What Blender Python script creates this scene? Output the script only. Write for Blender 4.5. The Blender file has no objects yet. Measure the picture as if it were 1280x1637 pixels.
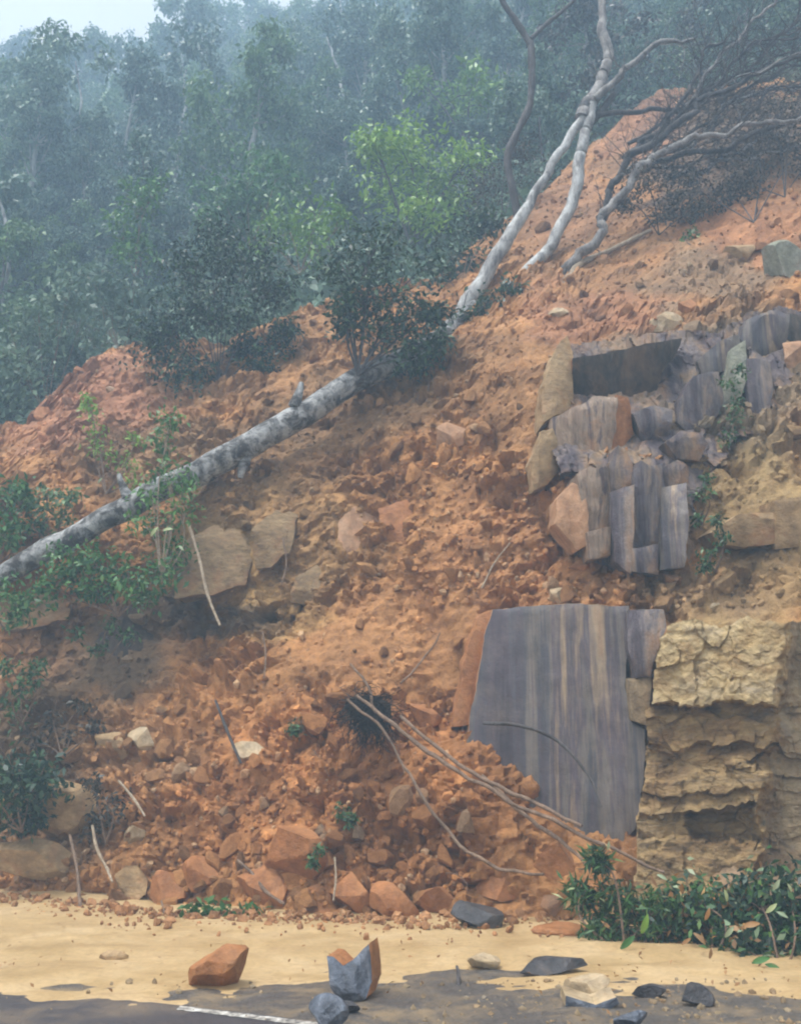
import bpy, bmesh, math, random
import numpy as np
from mathutils import Vector, Matrix, geometry
from mathutils.bvhtree import BVHTree

S = bpy.context.scene
COL = S.collection
R = math.radians

# ------------------------------------------------------------------ camera, sky, sun, exposure
CAM_Z = 1.4
PITCH = R(15.4)
FPX = 1572.0
cd = bpy.data.cameras.new('camera'); cam = bpy.data.objects.new('camera', cd); COL.objects.link(cam)
cam.location = (0, 0, CAM_Z); cam.rotation_euler = (R(90) + PITCH, 0, 0)
cd.sensor_fit = 'VERTICAL'; cd.angle_y = 2 * math.atan(818.5 / FPX)
cd.clip_end = 2000
S.camera = cam

SUN_DIR = Vector((-0.34, -0.30, 1.2)).normalized()      # towards the sun
w = bpy.data.worlds.new('World'); S.world = w; w.use_nodes = True
nt = w.node_tree
sky = nt.nodes.new('ShaderNodeTexSky'); sky.sky_type = 'NISHITA'; sky.sun_disc = False
sky.sun_elevation = math.asin(SUN_DIR.z); sky.sun_rotation = math.atan2(SUN_DIR.x, SUN_DIR.y)
sky.air_density = 1.0; sky.dust_density = 4.0; sky.ozone_density = 1.0
hs = nt.nodes.new('ShaderNodeHueSaturation'); hs.inputs['Saturation'].default_value = 0.14
nt.links.new(sky.outputs[0], hs.inputs['Color']); nt.links.new(hs.outputs[0], nt.nodes['Background'].inputs[0])
nt.nodes['Background'].inputs[1].default_value = 0.15
sd = bpy.data.lights.new('overcast_sun', 'SUN'); sun = bpy.data.objects.new('overcast_sun', sd); COL.objects.link(sun)
sd.energy = 1.5; sd.angle = R(14); sd.color = (1.0, 0.97, 0.92)
sun.rotation_euler = SUN_DIR.to_track_quat('Z', 'Y').to_euler(); sun.location = (-20, -20, 60)

vs = S.view_settings
vs.view_transform = 'Standard'; vs.look = 'None'; vs.gamma = 1.0; vs.exposure = 1.22; vs.use_curve_mapping = False
S.render.engine = 'CYCLES'
cy = S.cycles
cy.use_denoising = True
cy.max_bounces = 5; cy.diffuse_bounces = 2; cy.glossy_bounces = 2; cy.transmission_bounces = 2; cy.volume_bounces = 2
cy.use_adaptive_sampling = True; cy.adaptive_threshold = 0.02
cy.filter_width = 2.1                                      # soft phone lens

# ------------------------------------------------------------------ pixel geometry helpers
cP, sP = math.cos(PITCH), math.sin(PITCH)
def slope_of(u, v):
    X = (u - 640.0) / FPX; Y = (818.5 - v) / FPX
    fy = cP - Y * sP
    return X / fy, (sP + Y * cP) / fy
def P(u, v, y):
    a, b = slope_of(u, v)
    return Vector((a * y, y, CAM_Z + b * y))
def to_px(x, y, z):
    dz = z - CAM_Z
    d = y * cP + dz * sP
    return 640 + FPX * x / d, 818.5 - FPX * (dz * cP - y * sP) / d
def gnd(u, v, z=0.0):
    a, b = slope_of(u, v)
    y = (z - CAM_Z) / b
    return Vector((a * y, y, z))
def px_m(y):                                               # metres per pixel at depth y
    return y / (FPX * 0.93)

# ------------------------------------------------------------------ numpy noise
_rs = np.random.RandomState(7)
_perm = _rs.permutation(256).astype(np.int64); _perm = np.concatenate([_perm, _perm, _perm])
_g = _rs.normal(size=(256, 3)); _g /= np.linalg.norm(_g, axis=1)[:, None]
def pn(p):
    p = np.asarray(p, float); i = np.floor(p).astype(np.int64); f = p - i; i &= 255
    u = f * f * f * (f * (f * 6 - 15) + 10)
    out = 0
    for dx in (0, 1):
        wx = u[:, 0] if dx else 1 - u[:, 0]
        for dy in (0, 1):
            wy = u[:, 1] if dy else 1 - u[:, 1]
            for dz in (0, 1):
                wz = u[:, 2] if dz else 1 - u[:, 2]
                h = _perm[_perm[_perm[i[:, 0] + dx] + i[:, 1] + dy] + i[:, 2] + dz]
                g = _g[h]
                out = out + wx * wy * wz * (g[:, 0] * (f[:, 0] - dx) + g[:, 1] * (f[:, 1] - dy) + g[:, 2] * (f[:, 2] - dz))
    return out * 1.5
def fbm(p, o=4):
    p = np.asarray(p, float); a = 1; r = 0
    for k in range(o):
        r = r + a * pn(p * (2 ** k) + 17.3 * k); a *= .5
    return r
def billow(p): return np.abs(pn(p)) * 2 - .5
def facets(p, seed=0, tilt=.6):
    """broken-clod relief: each jittered cell is a tilted facet of its own"""
    i = np.floor(p).astype(np.int64); best = np.full(len(p), 9e9); bh = np.zeros(len(p), np.int64); bq = np.zeros_like(p)
    for dx in (-1, 0, 1):
        for dy in (-1, 0, 1):
            for dz in (-1, 0, 1):
                c = (i + np.array([dx, dy, dz])) & 255
                h = _perm[_perm[_perm[c[:, 0]] + c[:, 1]] + c[:, 2] + seed]
                q = p - (i + np.array([dx, dy, dz]) + .5 + .42 * _g[h]); d = (q * q).sum(1); m = d < best
                best[m] = d[m]; bh[m] = h[m]; bq[m] = q[m]
    t = _g[(bh * 7 + 3) & 255]
    return (bq * t).sum(1) * tilt + t[:, 0] * .45 - best * .35
def smooth(a, b, x):
    t = np.clip((x - a) / (b - a), 0, 1); return t * t * (3 - 2 * t)
def cells(p, n, rng, tilt=.5, off=1.0):
    """piecewise tilted facets: offset for points p (N,3)"""
    lo, hi = p.min(0), p.max(0)
    s = rng.uniform(lo, hi, size=(n, 3)); t = rng.normal(size=(n, 3)) * tilt; o = rng.normal(size=n) * off
    d = ((p[:, None, :] - s[None]) ** 2).sum(2); k = d.argmin(1)
    return ((p - s[k]) * t[k]).sum(1) + o[k]

# ------------------------------------------------------------------ mesh / object helpers
def mesh_np(name, verts, faces, smooth_angle=None):
    verts = np.asarray(verts, np.float32); faces = np.asarray(faces, np.int32)
    me = bpy.data.meshes.new(name)
    k = faces.shape[1]
    me.vertices.add(len(verts)); me.vertices.foreach_set('co', verts.ravel())
    me.loops.add(faces.size); me.loops.foreach_set('vertex_index', faces.ravel())
    me.polygons.add(len(faces)); me.polygons.foreach_set('loop_start', np.arange(0, faces.size, k, dtype=np.int32))
    me.update(calc_edges=True); me.validate()
    if smooth_angle is not None:
        me.polygons.foreach_set('use_smooth', np.ones(len(me.polygons), bool)); me.set_sharp_from_angle(angle=R(smooth_angle))
    return me
def set_col(me, cols):
    a = me.color_attributes.new('tint', 'FLOAT_COLOR', 'POINT')
    c = np.ones((len(me.vertices), 4), np.float32); c[:, :3] = cols
    a.data.foreach_set('color', c.ravel())
def link(name, me, mat=None, parent=None, loc=None):
    o = bpy.data.objects.new(name, me); COL.objects.link(o)
    if mat is not None and me is not None and len(me.materials) == 0: me.materials.append(mat)
    if loc is not None: o.location = loc
    if parent is not None: o.parent = parent
    return o
def tag(o, label=None, cat=None, group=None, kind=None):
    for k, v in (('label', label), ('category', cat), ('group', group), ('kind', kind)):
        if v: o[k] = v
    return o
def thing(name, label, cat, loc, group=None):
    o = bpy.data.objects.new(name, None); COL.objects.link(o); o.location = loc; o.empty_display_size = .2
    return tag(o, label, cat, group)
def off(verts, loc): return np.asarray(verts, float) - np.asarray(loc, float)[None]

# ------------------------------------------------------------------ materials
class NT:
    def __init__(s, name):
        s.m = bpy.data.materials.new(name); s.m.use_nodes = True; s.t = s.m.node_tree; s.n = s.t.nodes
        s.b = s.n['Principled BSDF']; s.out = s.n['Material Output']; s.tc = s.n.new('ShaderNodeTexCoord')
    def L(s, a, b): s.t.links.new(a, b)
    def mapping(s, scale=(1, 1, 1), rot=(0, 0, 0), src='Object'):
        m = s.n.new('ShaderNodeMapping'); m.inputs['Scale'].default_value = scale; m.inputs['Rotation'].default_value = rot
        s.L(s.tc.outputs[src], m.inputs[0]); return m.outputs[0]
    def noise(s, vec, scale, detail=4, rough=.6, dist=0):
        n = s.n.new('ShaderNodeTexNoise'); n.inputs['Scale'].default_value = scale; n.inputs['Detail'].default_value = detail
        n.inputs['Roughness'].default_value = rough; n.inputs['Distortion'].default_value = dist
        s.L(vec, n.inputs['Vector']); return n.outputs['Fac']
    def ramp(s, fac, stops, interp='LINEAR'):
        r = s.n.new('ShaderNodeValToRGB'); r.color_ramp.interpolation = interp
        e = r.color_ramp.elements
        while len(e) < len(stops): e.new(.5)
        for k, (p, c) in enumerate(stops):
            e[k].position = p; e[k].color = (*c, 1) if not isinstance(c, (int, float)) else (c, c, c, 1)
        s.L(fac, r.inputs[0]); return r.outputs[0]
    def mix(s, a, b, fac, mode='MIX'):
        m = s.n.new('ShaderNodeMix'); m.data_type = 'RGBA'; m.blend_type = mode
        for k, x in ((6, a), (7, b), (0, fac)):
            if hasattr(x, 'links'): s.L(x, m.inputs[k])
            elif k == 0: m.inputs[0].default_value = x
            else: m.inputs[k].default_value = (*x, 1) if not isinstance(x, (int, float)) else (x, x, x, 1)
        return m.outputs[2]
    def bump(s, h, strength=.5, dist=.03, prev=None):
        b = s.n.new('ShaderNodeBump'); b.inputs['Strength'].default_value = strength; b.inputs['Distance'].default_value = dist
        s.L(h, b.inputs['Height'])
        if prev is not None: s.L(prev, b.inputs['Normal'])
        s.L(b.outputs[0], s.b.inputs['Normal']); return b.outputs[0]
    def base(s, c):
        if hasattr(c, 'links'): s.L(c, s.b.inputs['Base Color'])
        else: s.b.inputs['Base Color'].default_value = (*c, 1)
    def rough(s, r, spec=.3):
        if hasattr(r, 'links'): s.L(r, s.b.inputs['Roughness'])
        else: s.b.inputs['Roughness'].default_value = r
        s.b.inputs['Specular IOR Level'].default_value = spec

def mat_soil(name, src):
    t = NT(name)
    if src == 'attr':
        a = t.n.new('ShaderNodeAttribute'); a.attribute_name = 'tint'; c = a.outputs['Color']
    elif src == 'object':
        a = t.n.new('ShaderNodeObjectInfo'); c = a.outputs['Color']
    else:
        r = t.n.new('ShaderNodeRGB'); r.outputs[0].default_value = (*src, 1); c = r.outputs[0]
    v = t.mapping()
    n1 = t.noise(v, 2.2, 6, .65, .3); n2 = t.noise(v, 14, 5, .7); n3 = t.noise(v, 55, 3, .7)
    c = t.mix(c, t.ramp(n1, [(.3, (.58, .50, .45)), (.52, (.97, .97, .97)), (.72, (1.25, 1.3, 1.4))]), .8, 'MULTIPLY')
    c = t.mix(c, t.ramp(n2, [(.28, (.45, .40, .36)), (.5, (1, 1, 1)), (.74, (1.35, 1.38, 1.42))]), .75, 'MULTIPLY')
    t.base(c); t.rough(t.ramp(n2, [(.3, .5), (.7, .85)]), .25)
    b = t.bump(n3, .5, .015); t.bump(n2, .8, .05, b)
    return t.m
def mat_rock(name, stops, nscale, mscale=(1, 1, 1), rot=(0, 0, 0), rough=.55, spec=.35, dirt=(.34, .17, .08), dirt_amt=.35, bump=.6, bscale=9, dist=.6):
    t = NT(name); v = t.mapping(mscale, rot); vi = t.mapping()
    n = t.noise(v, nscale, 6, .62, dist); c = t.ramp(n, stops)
    fine = t.noise(v, nscale * 4.3, 4, .7)
    c = t.mix(c, t.ramp(fine, [(.3, .6), (.5, 1.0), (.7, 1.3)]), .8, 'MULTIPLY')
    d = t.noise(vi, 1.7, 6, .7, .4); dm = t.ramp(d, [(.5, 0), (.68, dirt_amt * 2 if dirt_amt < .5 else 1)])
    c = t.mix(c, dirt, dm)
    blot = t.noise(vi, 5, 5, .7); c = t.mix(c, t.ramp(blot, [(.3, .62), (.55, 1.05), (.75, 1.2)]), .7, 'MULTIPLY')
    t.base(c); t.rough(rough, spec)
    h = t.noise(v, bscale, 6, .7); h2 = t.noise(vi, 26, 4, .7)
    h3 = t.noise(vi, 80, 3, .75); b = t.bump(h3, bump * .7, .01); b = t.bump(h2, bump * .9, .025, b); t.bump(h, bump, .06, b)
    return t.m
def mat_leaf(name, c1, c2, c3=None, trans=.25, rough=.42):
    t = NT(name); g = t.n.new('ShaderNodeNewGeometry'); oi = t.n.new('ShaderNodeObjectInfo')
    c = t.ramp(g.outputs['Random Per Island'], [(0, c1), (.75, c2), (1, c3 or c2)])
    c = t.mix(c, t.ramp(oi.outputs['Random'], [(0, (.72, .78, .8)), (.5, (1, 1, 1)), (1, (1.2, 1.15, .9))]), 1, 'MULTIPLY')
    t.base(c); t.rough(rough, .35)
    tr = t.n.new('ShaderNodeBsdfTranslucent'); t.L(c, tr.inputs[0]); mx = t.n.new('ShaderNodeMixShader'); mx.inputs[0].default_value = trans
    t.L(t.b.outputs[0], mx.inputs[1]); t.L(tr.outputs[0], mx.inputs[2]); t.L(mx.outputs[0], t.out.inputs[0])
    return t.m
def mat_bark(name, pale, dark, lo=.42, hi=.6, scale=5, stretch=(1, 1, 1), rough=.75):
    t = NT(name); v = t.mapping(stretch)
    n = t.noise(v, scale, 6, .7, .5); f = t.noise(v, scale * 6, 4, .7)
    c = t.ramp(n, [(lo, dark), (hi, pale)]); c = t.mix(c, t.ramp(f, [(.3, .55), (.55, 1), (.75, 1.2)]), .8, 'MULTIPLY')
    t.base(c); t.rough(rough, .25); t.bump(f, .7, .03); return t.m

M = {}
M['soil'] = mat_soil('soil_attr', 'attr'); M['clod'] = mat_soil('clod_object', 'object')
PUR, BLU, TAN, RUS = (.072, .053, .063), (.066, .060, .068), (.27, .195, .12), (.25, .135, .065)
M['slab'] = mat_rock('striped_slab', [(.28, (.03, .024, .028)), (.40, PUR), (.47, BLU), (.52, (.14, .115, .095)), (.57, PUR), (.64, TAN), (.72, RUS)], 1.0, (2.4, 2.4, .10), (0, R(-5), 0), .42, .45, dirt=(.20, .15, .11), dirt_amt=.16, bump=.3, bscale=5, dist=.3)
M['slab2'] = mat_rock('purple_column', [(.25, (.05, .042, .046)), (.4, PUR), (.52, (.13, .108, .11)), (.6, (.22, .165, .13)), (.75, RUS)], 2.4, (2.4, 2.4, .3), (0, R(-8), 0), .5, .4, dirt=(.24, .13, .065), dirt_amt=.48, bump=.6)
M['outcrop'] = mat_rock('purple_brown_outcrop', [(.28, (.05, .038, .04)), (.40, PUR), (.49, (.15, .115, .105)), (.57, (.23, .155, .095)), (.68, (.30, .19, .10))], 1.4, (2.2, 2.2, .5), (0, R(-8), 0), .55, .35, dirt=(.30, .165, .08), dirt_amt=.5, bump=.6)
M['brownstripe'] = mat_rock('brown_striped', [(.25, (.13, .095, .08)), (.42, (.25, .17, .12)), (.55, (.33, .24, .17)), (.66, PUR), (.8, (.42, .27, .15))], 2.6, (2.6, 2.6, .3), (0, R(-6), 0), .55, .35, dirt=(.36, .18, .08), dirt_amt=.5)
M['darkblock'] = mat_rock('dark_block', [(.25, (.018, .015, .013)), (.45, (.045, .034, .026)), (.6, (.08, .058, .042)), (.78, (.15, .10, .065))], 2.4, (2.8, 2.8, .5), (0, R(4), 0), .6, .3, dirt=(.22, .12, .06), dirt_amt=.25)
M['yellow'] = mat_rock('yellow_sandstone', [(.30, (.16, .095, .042)), (.42, (.34, .225, .095)), (.52, (.50, .37, .185)), (.62, (.46, .35, .20)), (.7, (.30, .25, .2))], 1.5, (1, 1, 1.3), (0, 0, 0), .65, .3, dirt=(.26, .15, .06), dirt_amt=.35, bump=.8)
M['ochre'] = mat_rock('ochre_ledge', [(.30, (.085, .05, .022)), (.43, (.22, .135, .055)), (.53, (.36, .24, .105)), (.62, (.26, .175, .085)), (.72, (.19, .145, .10))], 1.6, (.8, .8, 2.4), (0, R(6), 0), .65, .3, dirt=(.20, .11, .045), dirt_amt=.4, bump=.8)
M['greyrock'] = mat_rock('grey_brown_rock', [(.28, (.13, .092, .058)), (.44, (.26, .185, .105)), (.56, (.36, .27, .155)), (.7, (.25, .215, .175))], 1.6, (1, 1, 1), (0, 0, 0), .65, .3, dirt=(.32, .2, .1), dirt_amt=.45, bump=.8)
M['tanrock'] = mat_rock('tan_rock', [(.25, (.22, .14, .07)), (.45, (.38, .25, .125)), (.62, (.46, .32, .17)), (.8, (.40, .22, .11))], 1.6, (1, 1, 1.5), (0, 0, 0), .65, .3, dirt=(.38, .18, .08), dirt_amt=.5, bump=.7)
M['bankrock'] = mat_rock('bank_rock', [(.25, (.14, .088, .045)), (.45, (.27, .175, .085)), (.62, (.34, .23, .115)), (.8, (.28, .15, .07))], 1.8, (1, 1, 1.8), (0, 0, 0), .65, .3, dirt=(.28, .13, .055), dirt_amt=.5, bump=.8)
M['orangerock'] = mat_rock('orange_rock', [(.25, (.22, .085, .03)), (.45, (.35, .145, .05)), (.62, (.41, .19, .075)), (.8, (.32, .175, .085))], 1.8, (1, 1, 1), (0, 0, 0), .6, .3, dirt=(.28, .12, .05), dirt_amt=.4, bump=.6)
M['paleorange'] = mat_rock('pale_orange_rock', [(.25, (.27, .125, .058)), (.45, (.38, .205, .105)), (.62, (.46, .28, .165)), (.8, (.42, .31, .23))], 1.8, (1, 1, .6), (0, 0, 0), .6, .3, dirt=(.40, .18, .08), dirt_amt=.45, bump=.6)
M['palestone'] = mat_rock('pale_stone', [(.25, (.28, .18, .09)), (.45, (.42, .31, .18)), (.62, (.5, .40, .27)), (.8, (.42, .35, .27))], 2, (1, 1, 1), (0, 0, 0), .6, .3, dirt=(.36, .19, .09), dirt_amt=.4, bump=.5)
M['bluestone'] = mat_rock('blue_black_stone', [(.3, (.035, .04, .05)), (.47, (.085, .10, .13)), (.6, (.20, .23, .28)), (.72, (.42, .45, .50))], 3, (1, 1, 1), (0, 0, 0), .25, .55, dirt=(.2, .13, .08), dirt_amt=.15, bump=.6, bscale=12)
M['blackstone'] = mat_rock('black_stone', [(.3, (.02, .02, .022)), (.5, (.055, .052, .055)), (.7, (.12, .105, .10))], 3, (1, 1, 1), (0, 0, 0), .4, .4, dirt=(.22, .15, .09), dirt_amt=.25, bump=.6)
M['mossrock'] = mat_rock('grey_green_rock', [(.25, (.13, .14, .10)), (.45, (.27, .27, .2)), (.65, (.42, .42, .36)), (.8, (.3, .25, .17))], 1.8, (1, 1, 1), (0, 0, 0), .65, .3, dirt=(.28, .18, .1), dirt_amt=.35)
M['trunk'] = mat_bark('mottled_white_bark', (.44, .44, .43), (.06, .055, .052), .42, .61, 5.0, (1, 1, 1))
M['palebark'] = mat_bark('pale_bark', (.50, .50, .48), (.13, .115, .11), .36, .58, 4, (1, 1, .4))
M['darkbark'] = mat_bark('dark_bark', (.13, .115, .11), (.035, .03, .03), .35, .7, 5, (1, 1, .5))
M['greybark'] = mat_bark('grey_bark', (.34, .32, .30), (.10, .085, .08), .35, .62, 5, (1, 1, .5))
M['farbark'] = mat_bark('far_bark', (.42, .42, .40), (.16, .15, .14), .3, .6, 4, (1, 1, .3))
M['twig'] = mat_bark('twig_bark', (.30, .20, .135), (.10, .065, .045), .3, .65, 8)
M['rootdark'] = mat_bark('root_dark', (.035, .026, .02), (.010, .008, .007), .3, .7, 9)
M['paletwig'] = mat_bark('pale_twig', (.50, .40, .29), (.24, .17, .11), .3, .65, 8)
M['leafdark'] = mat_leaf('leaf_dark', (.014, .036, .022), (.04, .09, .046), (.09, .17, .07))
M['leafnear'] = mat_leaf('leaf_near', (.010, .027, .016), (.030, .072, .036), (.075, .14, .06))
M['leafmid'] = mat_leaf('leaf_mid', (.022, .060, .022), (.055, .135, .045), (.13, .22, .08))
M['leaflime'] = mat_leaf('leaf_lime', (.10, .20, .03), (.20, .36, .06), (.32, .48, .12))
M['leaffresh'] = mat_leaf('leaf_fresh', (.03, .095, .028), (.075, .20, .05), (.17, .30, .10))
M['leafpale'] = mat_leaf('leaf_pale', (.26, .34, .19), (.38, .44, .27), (.5, .54, .36))
M['leaffar'] = mat_leaf('leaf_far', (.06, .115, .085), (.13, .21, .15), (.21, .29, .21))  # paled leaves: some of the haze is put into the leaf colour
M['leaffar2'] = mat_leaf('leaf_far_green', (.06, .13, .05), (.13, .23, .09), (.20, .31, .12))
M['leafbrown'] = mat_leaf('leaf_brown', (.025, .023, .017), (.07, .06, .042), (.14, .11, .075))
M['leafdead'] = mat_leaf('leaf_dead', (.20, .10, .04), (.38, .21, .09), (.55, .38, .20))

# ------------------------------------------------------------------ landslide slope: depth y as a function of (x, z)
CTRL = [  # u, v, depth
    (-330,1420,14.6),(-330,1100,15.8),(-330,800,16.8),(-330,560,19.5),
    (0,1440,12.7),(0,1250,13.3),(0,1050,13.8),(0,900,14.3),(0,780,15.2),(0,690,16.8),
    (100,1452,12.2),(120,1300,12.7),(130,1180,13.2),(180,1080,13.9),(210,980,14.4),(180,850,14.4),(180,740,15.2),(180,640,16.4),(180,555,17.6),
    (320,1465,11.4),(320,1300,12.0),(320,1150,12.7),(320,1000,13.9),(320,900,13.9),(330,780,14.2),(330,690,14.9),(330,610,16.0),(350,540,17.3),
    (500,1476,10.9),(500,1300,11.5),(500,1150,12.1),(500,1000,12.9),(500,850,13.5),(500,700,14.2),(500,600,15.2),(520,485,17.2),
    (650,1482,10.7),(650,1300,11.3),(650,1150,11.9),(650,1000,12.5),(650,850,13.0),(650,700,13.7),(650,580,14.5),(690,490,16.0),(690,440,17.3),
    (800,1484,10.6),(800,1300,10.9),(760,1200,11.2),(830,1270,10.98),(900,1335,10.8),(800,1130,11.75),(790,1000,12.0),(800,850,12.4),(800,700,13.0),(800,560,14.0),(800,450,15.8),(850,320,19.0),
    (930,1470,10.4),(930,1270,11.25),(930,1100,11.4),(930,980,11.5),(930,940,11.6),(930,880,11.75),(930,740,11.9),(930,620,12.6),(920,520,13.6),(940,400,15.6),(950,230,21.0),
    (1060,1440,10.1),(1060,1300,10.9),(1060,1100,10.95),(1060,985,11.0),(1060,940,11.2),(1060,860,11.45),(1060,700,11.8),(1060,560,12.7),(1060,460,14.0),(1060,340,16.6),(1060,150,22.0),
    (1180,1440,9.6),(1180,1300,10.4),(1180,1100,10.45),(1180,1000,10.5),(1180,940,10.8),(1180,800,11.2),(1180,650,11.9),(1180,500,12.9),(1180,400,14.2),(1180,300,16.4),(1160,140,21.0),
    (1300,1440,9.7),(1300,1200,9.9),(1300,1000,10.1),(1300,800,10.8),(1300,600,11.9),(1300,450,13.0),(1300,330,14.6),(1300,260,16.0),(1300,130,20.0),
    (1600,1440,8.6),(1600,1000,9.4),(1600,600,12.0),(1600,300,15.5),(1600,100,20.0),
]
_pts = np.array([list(P(u, v, y)) for u, v, y in CTRL])
_cx = _pts[:, [0, 2]]; _cy = _pts[:, 1]
def _tps(d): return np.where(d > 1e-9, d * d * np.log(np.maximum(d, 1e-9)), 0)
_n = len(_cx); _A = np.zeros((_n + 3, _n + 3))
_A[:_n, :_n] = _tps(np.linalg.norm(_cx[:, None] - _cx[None], axis=2)) + np.eye(_n) * .02
_A[:_n, _n] = 1; _A[:_n, _n + 1:] = _cx; _A[_n:, :_n] = _A[:_n, _n:].T
_W = np.linalg.solve(_A, np.concatenate([_cy, [0, 0, 0]]))
def Fyz(x, z):
    q = np.stack([x, z], 1); r = np.empty(len(q))
    for s in range(0, len(q), 40000):
        c = q[s:s + 40000]
        r[s:s + 40000] = _tps(np.linalg.norm(c[:, None] - _cx[None], axis=2)) @ _W[:_n] + _W[_n] + c @ _W[_n + 1:]
    return r
CREST = [(-330,560,19.5),(0,690,16.8),(60,655,17.0),(120,598,17.3),(180,553,17.6),(250,558,17.6),(350,538,17.3),(450,505,17.2),(560,470,17.2),(690,438,17.3),(760,390,17.9),(850,318,19.0),(950,225,21.0),(1000,172,21.8),(1060,146,22.0),(1160,138,21.0),(1300,128,20.0),(1600,100,20.0)]
_cr = np.array([list(P(*c)) for c in CREST])
NX, NT_, NB = 560, 430, 14
xs = np.linspace(-9.6, 10.9, NX)
ztop = np.interp(xs, _cr[:, 0], _cr[:, 2]) + .25 * fbm(np.stack([xs * .8, xs * 0, xs * 0], 1), 3)
ycr = np.interp(xs, _cr[:, 0], _cr[:, 1])
t = np.linspace(0, 1, NT_)
XX = np.repeat(xs[None], NT_, 0); ZZ = -.35 + t[:, None] * (ztop + .35)[None]
YY = Fyz(XX.ravel(), ZZ.ravel()).reshape(NT_, NX)
UU, VV = to_px(XX, YY, ZZ)

# colour zones and roughness zones, in the slope's own layout
BASE = np.array((.42, .215, .092))
ZONES = [ # u, v, ru, rv, colour, strength
    (150,640,150,95,(.40,.195,.125),.9),(330,600,120,60,(.33,.19,.10),.8),(480,540,120,60,(.42,.235,.115),.8),
    (330,740,200,60,(.27,.175,.10),.75),(560,660,150,70,(.25,.155,.085),.7),(660,590,110,60,(.23,.15,.085),.7),(450,860,150,110,(.38,.235,.115),.85),
    (330,920,110,90,(.40,.27,.13),.8),(620,1020,150,80,(.45,.235,.11),.7),(560,1260,320,170,(.40,.185,.075),.9),(430,980,110,50,(.43,.28,.13),.7),
    (190,1060,110,75,(.145,.105,.075),.9),(320,985,120,35,(.12,.085,.06),.85),(60,1040,90,90,(.26,.155,.095),.7),(50,1180,120,110,(.13,.09,.058),.85),(60,1330,140,90,(.20,.12,.068),.8),(220,1200,110,70,(.42,.235,.12),.7),  # shade of the recess under the left ledge is put into the soil colour
    (820,640,110,120,(.44,.24,.115),.7),(800,880,120,110,(.42,.215,.105),.8),(960,430,140,80,(.36,.20,.105),.7),(960,500,120,50,(.40,.195,.12),.7),
    (1040,200,90,60,(.36,.175,.10),.8),(1200,200,120,70,(.17,.115,.085),.9),(1130,280,130,50,(.15,.105,.085),.85),(900,340,90,60,(.36,.19,.11),.7),(1180,360,110,60,(.42,.20,.11),.7),(1260,310,70,50,(.46,.24,.13),.8),
    (1140,450,110,50,(.25,.18,.13),.8),(1090,620,130,100,(.24,.20,.18),.9),(1200,620,110,120,(.26,.21,.16),.85),(1200,800,130,110,(.34,.25,.135),.9),(1250,900,90,70,(.37,.26,.14),.85),
    (1130,940,140,40,(.33,.23,.14),.85),(1200,1050,160,90,(.40,.30,.16),.9),(1160,1250,170,130,(.30,.205,.105),.9),(1230,1380,100,90,(.25,.185,.135),.9),(960,930,60,30,(.42,.23,.12),.6),
]
def soil_colour(u, v, p):
    u = u + 45 * fbm(p * .9, 3); v = v + 45 * fbm(p * .9 + 31, 3)
    c = np.repeat(BASE[None], len(u), 0)
    for zu, zv, ru, rv, col, s in ZONES:
        d = ((u - zu) / ru) ** 2 + ((v - zv) / rv) ** 2
        k = (s * smooth(1.5, .35, d))[:, None]; c = c * (1 - k) + np.array(col) * k
    m = fbm(p * 1.7 + 5, 4)[:, None]
    wet = smooth(.0, .5, fbm(p * .7 + 140, 4))[:, None]
    return np.clip(c * np.array([.93, .86, .68]) * (1 + .28 * m) * (1 - .24 * wet), .012, .9)
SMOOTHZ = [(620,1030,170,80,.75),(330,900,110,70,.6),(470,850,110,90,.5),(760,1040,80,90,.6),(880,600,60,90,.6),(190,1060,110,75,.4),(1160,1200,190,240,.6),(150,640,150,95,.35),(1040,200,90,60,.3)]
def rough_amt(u, v):
    a = np.ones(len(u))
    for zu, zv, ru, rv, s in SMOOTHZ:
        d = ((u - zu) / ru) ** 2 + ((v - zv) / rv) ** 2; a *= 1 - s * smooth(1.4, .4, d)
    return a
p = np.stack([XX.ravel(), YY.ravel(), ZZ.ravel()], 1)
ra = rough_amt(UU.ravel(), VV.ravel())
big = .30 * fbm(p * .55, 3)
pw = p + .12 * np.stack([fbm(p * 2 + 60 * j, 2) for j in range(3)], 1)
lump = .12 * billow(p * 1.3 + 3) + .16 * facets(pw * 2.2 + 40) + .125 * facets(pw * 4.6 + 70, 5) + .075 * facets(pw * 9 + 90, 9)
ra = ra * (1 - .6 * smooth(520, 360, VV.ravel()))
rill = .10 * pn(p * np.array([2.6, 2.6, .45]) + 7) * (1 - ra) * 1.6
patch = .35 + .95 * smooth(-.35, .45, fbm(p * .8 + 77, 3)); fine_ = .03 * fbm(p * 9 + 13, 3)
d = (big * .6 + lump * ra * patch + rill + fine_).reshape(NT_, NX)
d *= smooth(-.2, .25, ZZ) * .9 + .1
dyx = np.gradient(YY, axis=1) / np.gradient(XX, axis=1); dyz = np.gradient(YY, axis=0) / np.maximum(np.gradient(ZZ, axis=0), 1e-4)
nrm = np.stack([dyx, -np.ones_like(dyx), dyz], 2); nrm /= np.linalg.norm(nrm, axis=2)[..., None]
nrm[..., 2] = np.clip(nrm[..., 2], -.2, 1)
G = np.stack([XX, YY, ZZ], 2) + nrm * d[..., None]
rows = [G]                                                   # behind the crest the ground rounds off and falls back
for k in range(1, NB + 1):
    last = G[-1].copy(); s = k / NB
    last[:, 1] += 3.2 * s; last[:, 2] += .18 * math.sin(s * 3) - 2.2 * s * s + .10 * fbm(np.stack([xs * 2, xs * 0 + k * .4, xs * 0], 1), 3)
    rows.append(last[None])
G = np.concatenate(rows, 0); NR = G.shape[0]
gv = G.reshape(-1, 3)
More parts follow.
